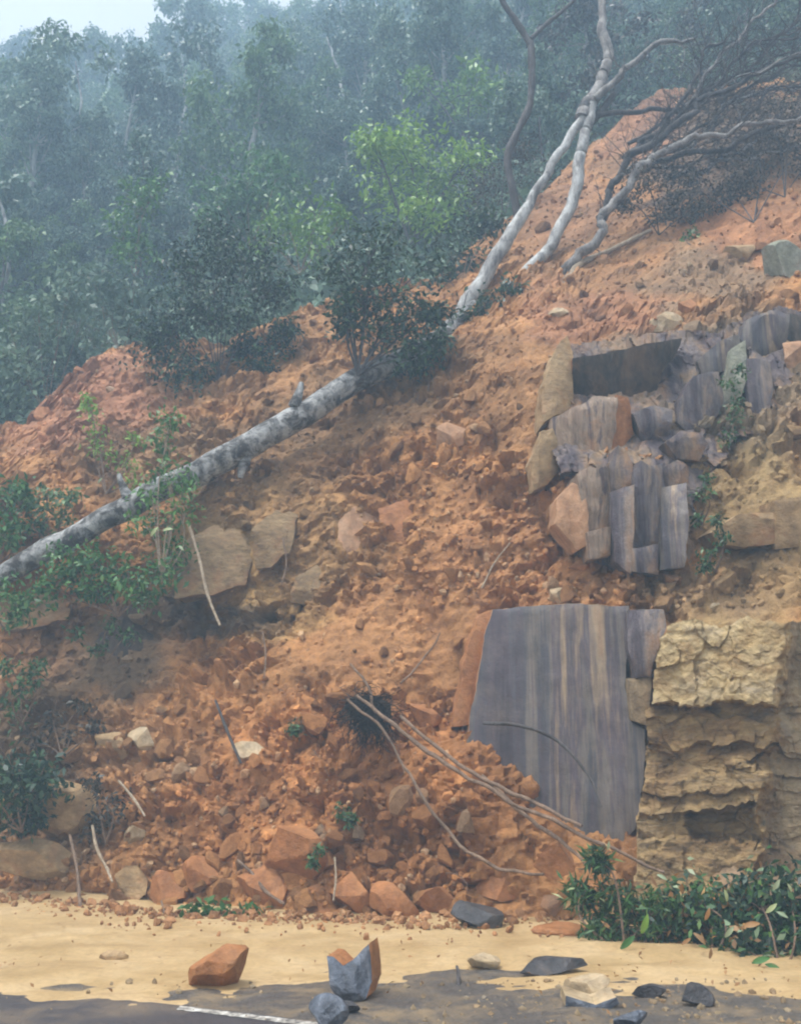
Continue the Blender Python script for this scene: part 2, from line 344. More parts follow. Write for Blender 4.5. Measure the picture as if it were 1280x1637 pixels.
ii = np.arange(NR * NX).reshape(NR, NX)
gf = np.stack([ii[:-1, :-1], ii[:-1, 1:], ii[1:, 1:], ii[1:, :-1]], 2).reshape(-1, 4)
gu, gvv = to_px(gv[:, 0], gv[:, 1], gv[:, 2])
gcol = soil_colour(gu, gvv, gv)
me = mesh_np('landslide_slope', gv, gf, 32); set_col(me, gcol)
slope = link('landslide_slope', me, M['soil']); tag(slope, 'bare orange earth slope of the landslide', kind='structure')
BVH = BVHTree.FromPolygons([tuple(v) for v in gv.tolist()], gf.tolist())
CAM = Vector((0, 0, CAM_Z))
def hit(u, v, z=0.0):
    a, b = slope_of(u, v); dr = Vector((a, 1, b)).normalized()
    loc, n, i, dist = BVH.ray_cast(CAM, dr)
    if b < 0:
        g = gnd(u, v, z)
        if loc is None or g.y < loc.y: return g, Vector((0, 0, 1))
    return loc, n

# ------------------------------------------------------------------ hillside behind
def hill_z(x, y):
    x = np.asarray(x, float); y = np.asarray(y, float)
    zc = np.interp(x, _cr[:, 0], _cr[:, 2]) - .9; yc = np.interp(x, _cr[:, 0], _cr[:, 1])
    zc = zc + np.clip(x - 11, 0, 40) * .25 - np.clip(-9 - x, 0, 60) * .12
    sl = .90 + .03 * np.clip(x / 15, -1, 1)
    n = fbm(np.stack([x * .12, y * .12, x * 0], 1), 3) if x.ndim else 0
    return zc + sl * (y - yc) + n * 1.2
hx = np.linspace(-40, 40, 90); hy = np.concatenate([np.linspace(17, 30, 40), np.linspace(31, 68, 40)])
HX, HY = np.meshgrid(hx, hy)
HZ = hill_z(HX.ravel(), HY.ravel()).reshape(HX.shape)
yc_ = np.interp(HX, _cr[:, 0], _cr[:, 1]); HZ -= np.clip(yc_ + .6 - HY, 0, 9) * 3
k = np.arange(HX.size).reshape(HX.shape)
hf = np.stack([k[:-1, :-1], k[:-1, 1:], k[1:, 1:], k[1:, :-1]], 2).reshape(-1, 4)
tg = NT('hillside_litter'); vv_ = tg.mapping(); tg.base(tg.ramp(tg.noise(vv_, 1.2, 6, .7), [(.3, (.03, .032, .022)), (.55, (.06, .06, .035)), (.75, (.12, .10, .06))])); tg.rough(.9, .1)
me = mesh_np('hillside', np.stack([HX, HY, HZ], 2).reshape(-1, 3), hf); me.polygons.foreach_set('use_smooth', np.ones(len(hf), bool))
tag(link('hillside', me, tg.m), 'steep wooded hillside rising behind the slide', kind='structure')

# ------------------------------------------------------------------ ground, road, mud
def grid_sheet(x0, x1, y0, y1, nx, ny, zf):
    X, Y = np.meshgrid(np.linspace(x0, x1, nx), np.linspace(y0, y1, ny)); Z = zf(X.ravel(), Y.ravel())
    kk = np.arange(X.size).reshape(X.shape)
    f = np.stack([kk[:-1, :-1], kk[:-1, 1:], kk[1:, 1:], kk[1:, :-1]], 2).reshape(-1, 4)
    return np.stack([X.ravel(), Y.ravel(), Z], 1), f
tg = NT('earth_ground'); vv_ = tg.mapping(); tg.base(tg.ramp(tg.noise(vv_, .8, 6, .7), [(.3, (.10, .07, .045)), (.7, (.2, .14, .08))])); tg.rough(.9, .2)
v_, f_ = grid_sheet(-41, 41, -17, 72, 40, 40, lambda x, y: x * 0 - .06)
tag(link('ground', mesh_np('ground', v_, f_), tg.m), 'earth ground under the road and slope', kind='structure')

LINE0, LINE1 = gnd(280, 1611), gnd(490, 1637)
ldir = (LINE1 - LINE0); ldir.z = 0; ldir.normalize(); lnorm = Vector((-ldir.y, ldir.x, 0))
if lnorm.y < 0: lnorm = -lnorm
def edge_y(x):                                              # the road's painted edge, easing round a bend to the left
    x = np.asarray(x, float); sl = ldir.y / ldir.x
    yl = LINE0.y + (x - LINE0.x) * sl
    return yl - np.where(x < LINE0.x, (x - LINE0.x) * sl * .25, 0) * 1.0
tr = NT('wet_asphalt'); vr = tr.mapping()
agg = tr.noise(vr, 90, 4, .7); pat = tr.noise(vr, 1.1, 5, .65, .4)
ca = tr.ramp(agg, [(.3, (.028, .026, .03)), (.52, (.06, .056, .062)), (.72, (.15, .14, .14))])
ca = tr.mix(ca, (.30, .21, .115), tr.ramp(pat, [(.46, 0), (.66, .55)]))
tr.base(ca); tr.rough(tr.ramp(pat, [(.35, .30), (.65, .6)]), .45); tr.bump(agg, .7, .012)
v_, f_ = grid_sheet(-30, 30, -14, 0, 90, 60, lambda x, y: x * 0)
ys = (v_[:, 1] + 14) / 14; v_[:, 1] = -14 + ys * (edge_y(v_[:, 0]) + .10 + 14)
v_[:, 1] = np.where(v_[:, 1] > 13.5, 13.5, v_[:, 1])
road = tag(link('road', mesh_np('road', v_, f_), tr.m), 'dark wet asphalt road along the slide', kind='structure')
tl = NT('worn_line_paint'); vl = tl.mapping(); wn = tl.noise(vl, 14, 5, .75)
tl.base(tl.ramp(wn, [(.42, (.10, .095, .09)), (.54, (.45, .42, .37)), (.65, (.74, .73, .70))])); tl.rough(.5, .3)
n_ = 90; lx = np.linspace(gnd(285, 1612).x, 6, n_)
w0 = .5 * .11; eb = edge_y(lx)
wob = .008 * pn(np.stack([lx * 7, lx * 0, lx * 0], 1))
v_ = np.concatenate([np.stack([lx, eb - w0 + wob, lx * 0 + .004], 1), np.stack([lx, eb + w0 + wob, lx * 0 + .004], 1)])
f_ = np.stack([np.arange(n_ - 1), np.arange(1, n_), np.arange(n_ + 1, 2 * n_), np.arange(n_, 2 * n_ - 1)], 1)
link('edge_line', mesh_np('edge_line', v_, f_), tl.m, road)

# gravelly shoulder with a film of silt
ts = NT('silty_shoulder'); vq = ts.mapping(); g1 = ts.noise(vq, 48, 5, .75); g2 = ts.noise(vq, 2.3, 6, .7, .6); g3 = ts.noise(vq, 9, 5, .7)
cs = ts.ramp(g1, [(.3, (.04, .036, .034)), (.5, (.09, .08, .072)), (.7, (.20, .175, .15))])
cs = ts.mix(cs, (.33, .23, .12), ts.ramp(g2, [(.45, 0), (.66, .7)])); cs = ts.mix(cs, (.07, .06, .055), ts.ramp(g3, [(.55, 0), (.72, .7)]))
ts.base(cs); ts.rough(ts.ramp(g2, [(.35, .35), (.65, .65)]), .4); ts.bump(g1, .9, .02)
v_, f_ = grid_sheet(-16, 12, 0, 1, 260, 90, lambda x, y: x * 0)
t_ = v_[:, 1].copy(); y0_ = edge_y(v_[:, 0]) + .085; v_[:, 1] = y0_ + t_ * (15.5 - y0_)
v_[:, 2] = -.006 + .012 * smooth(0, .04, t_) + .012 * fbm(v_ * np.array([3, 3, 0]) + 3, 4) * smooth(0, .06, t_)
me = mesh_np('road_shoulder', v_, f_, 80)
tag(link('road_shoulder', me, ts.m), 'gritty grey road shoulder filmed with silt', kind='structure')

# yellow mud washed out over the shoulder
tm = NT('yellow_mud'); vm = tm.mapping(); m1 = tm.noise(vm, 1.6, 5, .6, .5); m2 = tm.noise(vm, 22, 4, .65)
cm = tm.ramp(m1, [(.3, (.37, .245, .11)), (.5, (.45, .31, .15)), (.7, (.49, .35, .185))]); cm = tm.mix(cm, tm.ramp(m2, [(.3, .75), (.55, 1), (.75, 1.1)]), .8, 'MULTIPLY'); m4 = tm.noise(tm.mapping((.5, 1.6, 1)), 2.6, 7, .75, .8); cm = tm.mix(cm, (.30, .19, .095), tm.ramp(m4, [(.52, 0), (.70, .65)])); m5 = tm.noise(vm, 70, 3, .8); cm = tm.mix(cm, (.20, .13, .07), tm.ramp(m5, [(.66, 0), (.74, .6)]))
tm.base(cm); tm.rough(tm.ramp(m1, [(.35, .42), (.65, .62)]), .35); tm.bump(m2, .35, .012)
v_, f_ = grid_sheet(-16, 12, 0, 1, 420, 170, lambda x, y: x * 0)
NEAR = np.array([list(gnd(u, v))[:2] for u, v in ((-300,1596),(0,1602),(200,1601),(290,1606),(360,1604),(430,1590),(560,1570),(700,1574),(830,1586),(1000,1592),(1150,1596),(1290,1608),(1600,1635))])
yn = np.interp(v_[:, 0], NEAR[:, 0], NEAR[:, 1]); t_ = v_[:, 1].copy()
v_[:, 1] = (yn - .9) + t_ * (15.5 - yn + .9)
dn = v_[:, 1] - yn
v_[:, 2] = np.where(dn < 0, dn * .06, dn * .030) + .035 * fbm(v_ * np.array([.9, 1.6, 0]), 4) * smooth(-.9, .5, dn) + .006 * fbm(v_ * np.array([6, 9, 0]) + 8, 3)
v_[:, 2] = np.minimum(v_[:, 2], .10 + .02 * dn)
me = mesh_np('mud', v_, f_, 80)
tag(link('mud', me, tm.m), 'smooth yellow mud washed across the shoulder', kind='structure')
_mudn = (NEAR)
def mud_z(x, y):
    yn = float(np.interp(x, NEAR[:, 0], NEAR[:, 1])); return max(0.0, (y - yn) * .03)

# ------------------------------------------------------------------ rock builders
def ico(sub):
    bm = bmesh.new(); bmesh.ops.create_icosphere(bm, subdivisions=sub, radius=1)
    v = np.array([x.co[:] for x in bm.verts]); f = np.array([[q.index for q in x.verts] for x in bm.faces]); bm.free(); return v, f
ICO = {k: ico(k) for k in (1, 2, 3, 4)}
def rock_np(seed, sub=3, cuts=12, lo=.5, hi=.9, rough=.05):
    rg = np.random.RandomState(seed); v, f = ICO[sub]; v = v.copy()
    for _ in range(cuts):
        n = rg.normal(size=3); n /= np.linalg.norm(n); dd = rg.uniform(lo, hi)
        s = v @ n; v -= np.outer(np.maximum(s - dd, 0), n)
    if rough: v += v * (rough * fbm(v * 2.3 + seed * 3.1, 3))[:, None]
    return v, f
def loose_rock(name, label, cat, u, v, wpx, hpx, mat, seed, rot=0.0, tilt=0.0, depth=None, sub=4, cuts=11, lo=.45, hi=.85, dyr=.8, sink=.12, group=None, base=None):
    """a loose stone: u, v is the pixel of its foot's middle"""
    if base is None: base, n = hit(u, v)
    if depth: base = P(u, v, depth)
    s = px_m(base.y) * 1.0
    W, H = wpx * s / 2, hpx * s / 2
    rv, f = rock_np(seed, sub, cuts + 3, lo - .05, hi, .035)
    c, s_ = math.cos(rot), math.sin(rot)
    rv = rv @ np.array([[c, s_, 0], [-s_, c, 0], [0, 0, 1]])
    rv = rv - (rv.max(0) + rv.min(0)) / 2; rv /= (rv.max(0) - rv.min(0)) / 2
    rv = rv * np.array([W, (W + H) / 2 * dyr, H])
    c, s_ = math.cos(tilt), math.sin(tilt); rv = rv @ np.array([[c, 0, -s_], [0, 1, 0], [s_, 0, c]])
    rv += np.array([0, 0, H * (1 - sink)])
    o = link(name, mesh_np(name, rv, f, 16), mat, loc=base + Vector((0, (W + H) / 2 * dyr * .5, 0)))
    return tag(o, label, cat, group)

def plate(name, pts, y, thick, mat, parent=None, res=.07, amp=.03, facet=0, fn=14, stri=0, strata=0, edge=.04, side=None, seed=1, jag=.03, back=(0, 1, .12), smooth_a=20, grow=1.0, planes=6):
    """solid rock body: outline (u, v) at depth y = (y0, per 100 px right, per 100 px down), running back into the bank"""
    rg = np.random.RandomState(seed)
    if not isinstance(y, tuple): y = (y, 0, 0)
    pu = np.array(pts, float); cu, cv = pu.mean(0)
    def at(u, v): return P(u, v, y[0] + y[1] * (u - cu) / 100 + y[2] * (v - cv) / 100)
    pts = [(cu + (q[0] - cu) * grow, cv + (q[1] - cv) * grow) for q in pts]
    W = [at(*q) for q in pts]
    out = []
    for a, b in zip(W, W[1:] + W[:1]):
        n = max(1, int((b - a).length / res))
        for k in range(n):
            q = a.lerp(b, k / n); out.append(q)
    B = np.array([q[:] for q in out]); nb = len(B)
    jj = fbm(B * 5 + seed * 7.7, 3) * jag * .5; jk = fbm(B * 5 + seed * 3.3 + 50, 3) * jag * .5
    B[:, 0] += jj; B[:, 2] += jk
    poly = [Vector((q[0], q[2])) for q in B]
    lo, hi = B.min(0), B.max(0); ins = []
    def inside(x, z):
        c = False; j = nb - 1
        for i in range(nb):
            xi, zi, xj, zj = B[i][0], B[i][2], B[j][0], B[j][2]
            if (zi > z) != (zj > z) and x < (xj - xi) * (z - zi) / (zj - zi + 1e-12) + xi: c = not c
            j = i
        return c
    for x in np.arange(lo[0] + res * .5, hi[0], res):
        for z in np.arange(lo[2] + res * .5, hi[2], res):
            xx, zz = x + rg.uniform(-.3, .3) * res, z + rg.uniform(-.3, .3) * res
            if inside(xx, zz) and np.min((B[:, 0] - xx) ** 2 + (B[:, 2] - zz) ** 2) > (res * .45) ** 2: ins.append(Vector((xx, zz)))
    vs2, es2, fs2, ov, oe, of = geometry.delaunay_2d_cdt(poly + ins, [(k, (k + 1) % nb) for k in range(nb)], [], 1, 1e-5)
    V2 = np.array([q[:] for q in vs2]); F2 = np.array([list(q) for q in fs2])
    # depth from the tilted plane
    A = np.array([[q.x, q.z, 1] for q in W]); yy = np.array([q.y for q in W]); co, *_ = np.linalg.lstsq(A, yy, rcond=None)
    Y0 = V2[:, 0] * co[0] + V2[:, 1] * co[1] + co[2]
    V = np.stack([V2[:, 0], Y0, V2[:, 1]], 1)
    # distance to the outline, for rounded edges
    de = np.sqrt(((V2[:, None, :] - B[None][:, :, [0, 2]]) ** 2).sum(2).min(1))
    D = amp * fbm(V * 2.2 + seed, 4) + amp * .4 * fbm(V * 9 + seed, 3)
    if facet:
        cx_, cz_ = V[:, 0].mean(), V[:, 2].mean(); ex = max(np.ptp(V[:, 0]), .1) / 2; ez = max(np.ptp(V[:, 2]), .1) / 2; cv_x = np.zeros(len(V))
        for _ in range(planes):
            th_ = rg.uniform(0, 6.283); q = ((V[:, 0] - cx_) / ex * math.cos(th_) + (V[:, 2] - cz_) / ez * math.sin(th_)); m_ = rg.uniform(.15, .95)
            cv_x = np.maximum(cv_x, rg.uniform(.1, .7) * min(ex, ez) * (q - m_))
        D = D * .35 + cv_x * (facet / .06)
    if stri: D = D + stri * pn(V * np.array([7, 1, .5]) + seed * 5) + stri * .5 * pn(V * np.array([17, 1, .8]) + seed)
    if strata:
        q = V[:, 2] * 4.2 + .5 * fbm(V * 1.1 + seed, 3) + V[:, 0] * .35; fr = q - np.floor(q)
        h_ = _rs2[(np.floor(q).astype(int) + seed * 13) % 64]
        D = D + strata * (h_ + .5 * smooth(.0, .18, fr) - .6 * smooth(.75, 1, fr))
    V[:, 1] += D + min(edge, .012) * np.exp(-de / .03)
    # rim: boundary loop from the triangulation
    cnt = {}
    for tri in F2:
        for a, b in ((tri[0], tri[1]), (tri[1], tri[2]), (tri[2], tri[0])):
            cnt[(a, b)] = 1
    bd = [(a, b) for a, b in cnt if (b, a) not in cnt]
    idx = {}; rims = []; verts = [V]; base_n = len(V)
    ring = sorted({a for a, b in bd}); m = {a: i for i, a in enumerate(ring)}; rv = V[ring]
    bk = np.array(back, float); L = 4
    for k in range(1, L + 1):
        q = rv + bk * thick * k / L
        q[:, 0] += jag * .6 * fbm(q * 3 + k + seed, 2); q[:, 2] += jag * .6 * fbm(q * 3 + k + seed + 9, 2)
        verts.append(q)
    V_all = np.concatenate(verts)
    F = []
    # orientation: front faces look at -y
    a, b, c = (V[F2[0][k]] for k in range(3)); flip = np.cross(b - a, c - a)[1] > 0
    for tri in F2: F.append(list(tri[::-1]) if flip else list(tri))
    smat = []
    for a, b in bd:
        for k in range(L):
            A0 = a if k == 0 else base_n + (k - 1) * len(ring) + m[a]; B0 = b if k == 0 else base_n + (k - 1) * len(ring) + m[b]
            A1 = base_n + k * len(ring) + m[a]; B1 = base_n + k * len(ring) + m[b]
            q = [[A0, A1, B0], [B0, A1, B1]] if not flip else [[A0, B0, A1], [B0, B1, A1]]
            if not flip: q = [r for r in q]
            F += q
    nF = len(F2)
    org = Vector((float(V[:, 0].mean()), float(V[:, 1].mean() + thick * .5), float(V[:, 2].min())))
    ploc = parent.location if parent is not None else Vector((0, 0, 0))
    me = mesh_np(name, off(V_all, org), np.array(F), smooth_a)
    bm = bmesh.new(); bm.from_mesh(me); bmesh.ops.recalc_face_normals(bm, faces=bm.faces)
    for e in bm.edges: pass
    bm.to_mesh(me); bm.free()
    me.materials.append(mat)
    if side is not None:
        me.materials.append(side)
        for pl in me.polygons:
            if pl.index >= nF: pl.material_index = 1
    return link(name, me, None, parent, org - ploc)
_rs2 = np.random.RandomState(3).uniform(-1, 1, 64)

# ------------------------------------------------------------------ cliff: striped slab, columns, sandstone ledges
o = plate('rock_slab', [(790,972),(860,968),(935,966),(1003,970),(1003,1030),(1000,1095),(1006,1150),(1032,1166),(1030,1240),(1014,1330),(930,1420),(800,1400),(742,1200),(768,1060),(778,1000)],
          (10.98, -.24, -.02), .8, M['slab'], res=.06, amp=.012, stri=.010, seed=4, jag=.05, side=M['paleorange'])
tag(o, 'tall purple-grey slab with vertical rusty stripes standing at the slide\'s edge', 'rock slab')
o = plate('earth_wall', [(722,1160),(742,1060),(762,985),(794,972),(800,1060),(790,1160)], (11.5, .2, 0), .6, M['orangerock'], res=.06, amp=.03, facet=.03, seed=7, jag=.06)
tag(o, 'smooth orange earth wall along the edge of the striped slab', 'earth wall')
t0 = thing('rock_pillar', 'narrow purple cracked rock pillar wedged between striped slab and yellow sandstone', 'rock pillar', P(1035, 1160, 10.6))
plate('pillar_block', [(1004,974),(1064,972),(1066,1000),(1050,1040),(1042,1080),(1015,1082),(1003,1040)], (10.55, -.3, 0), .8, M['slab2'], t0, amp=.02, facet=.05, seed=5)
plate('pillar_block', [(1006,1086),(1040,1082),(1038,1122),(1034,1160),(1010,1152),(1006,1115)], (10.62, 0, 0), .7, M['greyrock'], t0, amp=.02, facet=.05, seed=6)

# sandstone: one weathered face with overhanging beds, a hollow and joints
t0 = thing('sandstone_face', 'pale yellow sandstone cliff face with layered ledges above the leafy heap', 'cliff face', P(1150, 1400, 10.2))
nu, nv = 210, 300
su, sv = np.meshgrid(np.linspace(1012, 1372, nu), np.linspace(978, 1446, nv))
u1, v1 = su.ravel(), sv.ravel()
wp = np.stack([u1 * .011, v1 * .011, u1 * 0], 1)
wu = u1 + 16 * fbm(wp * 1.3, 4) + 5 * fbm(wp * 6, 3); wv = v1 + 22 * fbm(wp * np.array([.8, .8, 1]) + 20, 4) + 4 * fbm(wp * 7 + 5, 3) - (u1 - 1040) * .03 + 9 * facets(wp * 1.6 + 4, 6)
PROF = [(970,.10),(1000,.02),(1060,-.02),(1126,.0),(1131,.30),(1165,.27),(1184,.20),(1189,.29),(1222,.24),(1228,.20),(1233,.0),(1264,-.04),(1268,.03),(1300,-.06),(1306,.02),(1345,.05),(1350,-.06),(1400,-.12),(1450,-.2)]
led = np.interp(wv, [a for a, _ in PROF], [b for _, b in PROF])
gr = smooth(1222, 1256, wu + .12 * (wv - 1200)); led = led * (1 - gr) + gr * (.03 - .0006 * (wv - 1200) + .05 * np.floor(wv / 70) % 2 * .5)
led = led + .24 * smooth(1100, 1108, wu) * smooth(1220, 1206, wu) * smooth(1292 + (1160 - wu) * .12, 1298 + (1160 - wu) * .12, wv) * smooth(1350, 1340, wv)
led = led + .06 * smooth(1112, 1116, wu) * (wv < 1128) - .05 * smooth(1166, 1170, wu) * (wv < 1128) + .05 * smooth(1086, 1090, wu) * (wv > 1232)
y_ = 10.12 - .28 * (u1 - 1040) / 100 + led
a_ = np.array([slope_of(a, b) for a, b in zip(u1, v1)])
q_ = np.stack([a_[:, 0] * y_, y_, CAM_Z + a_[:, 1] * y_], 1)
fw = q_ + .08 * np.stack([fbm(q_ * 3 + 9 * k, 2) for k in range(3)], 1)
y_ = y_ + (.05 + .09 * (wv > 1130)) * facets(fw * np.array([1.5, .8, 2.0]) + 11, 3) + (.012 + .02 * (wv > 1130)) * facets(fw * np.array([4, 2, 6]) + 31, 8) + .010 * facets(fw * 13 + 51, 12) + .02 * fbm(q_ * 9, 3)
q_ = np.stack([a_[:, 0] * y_, y_, CAM_Z + a_[:, 1] * y_], 1)
gi = np.arange(nu * nv).reshape(nv, nu); fq = np.stack([gi[:-1, :-1], gi[1:, :-1], gi[1:, 1:], gi[:-1, 1:]], 2).reshape(-1, 4)
zone = np.where(gr > .5, 2, np.where(wv < 1130, 0, 1))
jn = 5 * fbm(np.stack([u1 * .05, v1 * .05, u1 * 0], 1), 4)
lb_ = np.interp(v1, (985, 1000, 1040, 1120, 1135, 1180, 1260, 1300, 1440), (1072, 1064, 1050, 1041, 1030, 1031, 1028, 1018, 1014)); tb_ = np.interp(u1, (1010, 1066, 1110, 1150, 1190, 1260, 1372), (1010, 1000, 986, 1004, 986, 994, 982))
zone = np.where((u1 + jn < lb_) | (v1 + jn < tb_), 9, zone); fz = zone[fq].max(1)
def body(name, q, fk, mat, parent, ang=22):
    """close a piece of weathered surface back into the bank and link it"""
    used = np.unique(fk); mp = -np.ones(len(q), int); mp[used] = np.arange(len(used)); vk = q[used]; fk = mp[fk]; ed = {}
    for r in fk.tolist():
        for a, b in ((r[0], r[1]), (r[1], r[2]), (r[2], r[3]), (r[3], r[0])): ed[(a, b)] = 1
    rim = [(a, b) for a, b in ed if (b, a) not in ed]; n0 = len(vk)
    bk = vk + np.array([0, .9, .05]) + np.stack([vk[:, 0] / vk[:, 1] * .95, vk[:, 0] * 0, vk[:, 0] * 0], 1)
    sk = [[b, a, a + n0, b + n0] for a, b in rim]
    return link(name, mesh_np(name, off(np.concatenate([vk, bk]), parent.location), np.concatenate([fk, np.array(sk), fk[:, ::-1] + n0]), ang), mat, parent)
for k, (nm, m) in enumerate((('massive_bed', 'yellow'), ('thin_beds', 'ochre'), ('grey_buttress', 'greyrock'))): body(nm, q_, fq[fz == k], M[m], t0)

t0 = thing('rock_columns', 'upright purple rock columns with a dark gap beneath, above the striped slab', 'rock columns', P(1010, 915, 11.2))
# jointed bedrock that the columns and slabs break out of
nu, nv = 190, 210; su, sv = np.meshgrid(np.linspace(872, 1320, nu), np.linspace(478, 932, nv)); u1, v1 = su.ravel(), sv.ravel()
POLY = [(908,548),(960,540),(1094,526),(1150,530),(1190,500),(1262,488),(1310,500),(1310,650),(1230,690),(1180,700),(1140,760),(1112,800),(1108,908),(1040,922),(1000,922),(938,892),(924,800),(924,760),(888,758),(878,680),(900,640)]
jn = 9 * fbm(np.stack([u1 * .03, v1 * .03, u1 * 0], 1), 4); jm = 9 * fbm(np.stack([u1 * .03, v1 * .03, u1 * 0 + 9], 1), 4); ins_ = np.zeros(len(u1), bool); pj = POLY[-1]
for pi in POLY:
    c_ = ((pi[1] > v1 + jm) != (pj[1] > v1 + jm)) & (u1 + jn < (pj[0] - pi[0]) * (v1 + jm - pi[1]) / (pj[1] - pi[1] + 1e-9) + pi[0]); ins_ ^= c_; pj = pi
y_ = np.interp(v1, (480, 540, 640, 690, 740, 800, 932), (12.5, 12.4, 12.0, 11.75, 11.4, 11.25, 11.15)) - .12 * (u1 - 1000) / 100 + .20
a_ = np.array([slope_of(a, b) for a, b in zip(u1, v1)]); q_ = np.stack([a_[:, 0] * y_, y_, CAM_Z + a_[:, 1] * y_], 1)
fw = q_ + .08 * np.stack([fbm(q_ * 3 + 9 * k, 2) for k in range(3)], 1); fw[:, 0] += .12 * fw[:, 2]
y_ = y_ + .16 * facets(fw * np.array([3.0, 1, 1.0]) + 15, 4) + .05 * facets(fw * np.array([7, 2, 2.4]) + 35, 7) + .015 * facets(fw * np.array([14, 5, 7]) + 55, 2)
q_ = np.stack([a_[:, 0] * y_, y_, CAM_Z + a_[:, 1] * y_], 1); gi = np.arange(nu * nv).reshape(nv, nu); fq = np.stack([gi[:-1, :-1], gi[1:, :-1], gi[1:, 1:], gi[:-1, 1:]], 2).reshape(-1, 4)
body('bedrock', q_, fq[ins_[fq].all(1)], M['outcrop'], t0)
RC = [
 ([(924,756),(944,744),(958,748),(974,738),(978,806),(976,842),(938,850)], (11.2,.3,.05), 'brownstripe', 31), ([(939,851),(976,843),(975,886),(946,892)], (11.08,.35,-.05), 'brownstripe', 131),
 ([(974,744),(990,712),(1002,716),(1012,738),(1015,772),(977,786)], (11.14,-.5,.1), 'outcrop', 32), ([(977,787),(1015,773),(1012,846),(1008,914),(984,896),(979,840)], (11.0,-.5,0), 'slab2', 132),
 ([(1014,752),(1026,736),(1040,746),(1062,738),(1060,806),(1054,868),(1012,876)], (11.05,.25,.05), 'slab2', 33), ([(1012,877),(1054,869),(1052,918),(1010,912)], (10.93,.3,-.05), 'slab2', 133),
 ([(1062,746),(1082,734),(1101,744),(1101,768),(1060,778)], (11.05,-.4,.1), 'outcrop', 34), ([(1060,779),(1101,769),(1099,840),(1094,904),(1056,908),(1058,850)], (10.9,-.45,-.03), 'slab', 134),
 ([(1066,706),(1090,686),(1116,692),(1130,708),(1118,736),(1084,732)], (11.3,-.1,.2), 'outcrop', 35),
]
for pts, y, m, sd_ in RC: plate('rock_column', pts, y, .8, M[m], t0, res=.045, amp=.06, facet=.05, planes=5, stri=.012, seed=sd_, grow=1.03, jag=.03)
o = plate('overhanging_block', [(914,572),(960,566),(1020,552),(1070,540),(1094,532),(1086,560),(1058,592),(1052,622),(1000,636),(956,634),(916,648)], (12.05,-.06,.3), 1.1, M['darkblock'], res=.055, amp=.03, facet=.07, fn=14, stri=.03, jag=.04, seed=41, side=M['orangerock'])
tag(o, 'dark brown overhanging rock block with grooved face high in the slide', 'rock block')
o = plate('tilted_slab', [(886,668),(930,648),(948,634),(985,636),(980,690),(966,738),(930,748),(900,756),(890,720)], (11.75,-.1,.15), .9, M['brownstripe'], res=.055, amp=.03, facet=.05, fn=6, stri=.02, seed=42, jag=.05, grow=1.08)
tag(o, 'tilted striped slab of brown and lilac rock under the dark block', 'rock slab')
o = plate('rust_block', [(984,634),(1004,640),(1010,690),(990,722),(972,736),(980,690)], (11.75,.3,.1), .7, M['orangerock'], res=.055, amp=.04, facet=.05, fn=6, seed=43, jag=.05, grow=1.08)
tag(o, 'small rust-orange rock block beside the tilted striped slab', 'rock block')
o = plate('tan_block', [(868,690),(886,684),(892,720),(890,752),(874,770),(856,778),(852,735)], (11.85,.15,.1), .7, M['tanrock'], res=.055, amp=.04, facet=.05, fn=6, seed=44, jag=.05, grow=1.08)
tag(o, 'tan earth-stained rock block against the tilted striped slab', 'rock block')
o = plate('earth_face', [(905,540),(914,572),(915,640),(898,656),(868,668),(872,610),(888,560)], (12.1,.3,-.05), .8, M['tanrock'], res=.06, amp=.05, facet=.05, fn=6, seed=45, jag=.05, grow=1.08)
tag(o, 'tan rock face at the end of the dark overhanging block', 'rock face')
o = plate('pink_boulder', [(892,800),(915,774),(932,782),(940,820),(938,866),(925,874),(905,850),(888,836)], (11.2,-.3,0), .6, M['paleorange'], res=.05, amp=.05, facet=.07, fn=9, seed=46, jag=.05, grow=1.08)
tag(o, 'pinkish pale boulder leaning against the foot of the purple columns', 'boulder')
PS = [
 ([(1086,640),(1108,602),(1150,592),(1156,640),(1140,672),(1100,690),(1082,672)], (11.75,-.1,.15), 'slab2', 51, 'lilac slab', 'lilac-grey flat slab sloping on the cliff below the dark block\'s tip'),
 ([(1120,570),(1150,545),(1180,535),(1186,580),(1160,592),(1128,598)], (12.0,-.1,.15), 'slab', 52, 'lilac slab', 'small lilac slab stepped above the sloping lilac slab'),
 ([(1186,540),(1195,510),(1235,494),(1262,500),(1258,540),(1240,570),(1200,566)], (12.1,-.1,.15), 'slab', 53, 'lilac slab', 'lilac-grey block at the top of the cliff beside the grey-green boulder'),
 ([(1196,572),(1232,574),(1236,620),(1228,668),(1202,668),(1196,620)], (11.75,-.1,0), 'slab2', 54, 'dark pillar', 'dim grey-purple pillar below the topmost lilac block'),
 ([(1168,560),(1190,545),(1194,600),(1182,640),(1160,640)], (11.85,-.1,0), 'mossrock', 55, 'mossy pillar', 'mossy dark green pillar between the lilac blocks'),
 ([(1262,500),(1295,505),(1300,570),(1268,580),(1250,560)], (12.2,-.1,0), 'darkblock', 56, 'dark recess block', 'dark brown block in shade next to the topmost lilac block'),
 ([(1140,850),(1180,822),(1240,818),(1240,868),(1190,872),(1150,866)], (10.75,-.1,.2), 'tanrock', 57, 'ledge block', 'tan ledge block jutting from the yellow-brown bank with shade under it'),
 ([(1240,800),(1310,790),(1320,870),(1244,874)], (10.6,-.1,.15), 'tanrock', 58, 'ledge block', 'cracked tan block beside the jutting tan ledge'),
 ([(1012,660),(1050,645),(1078,650),(1070,690),(1030,705)], (11.7,-.1,.1), 'slab2', 59, 'lilac slab', 'small dusty lilac slab between rust block and sloping lilac slab'),
]
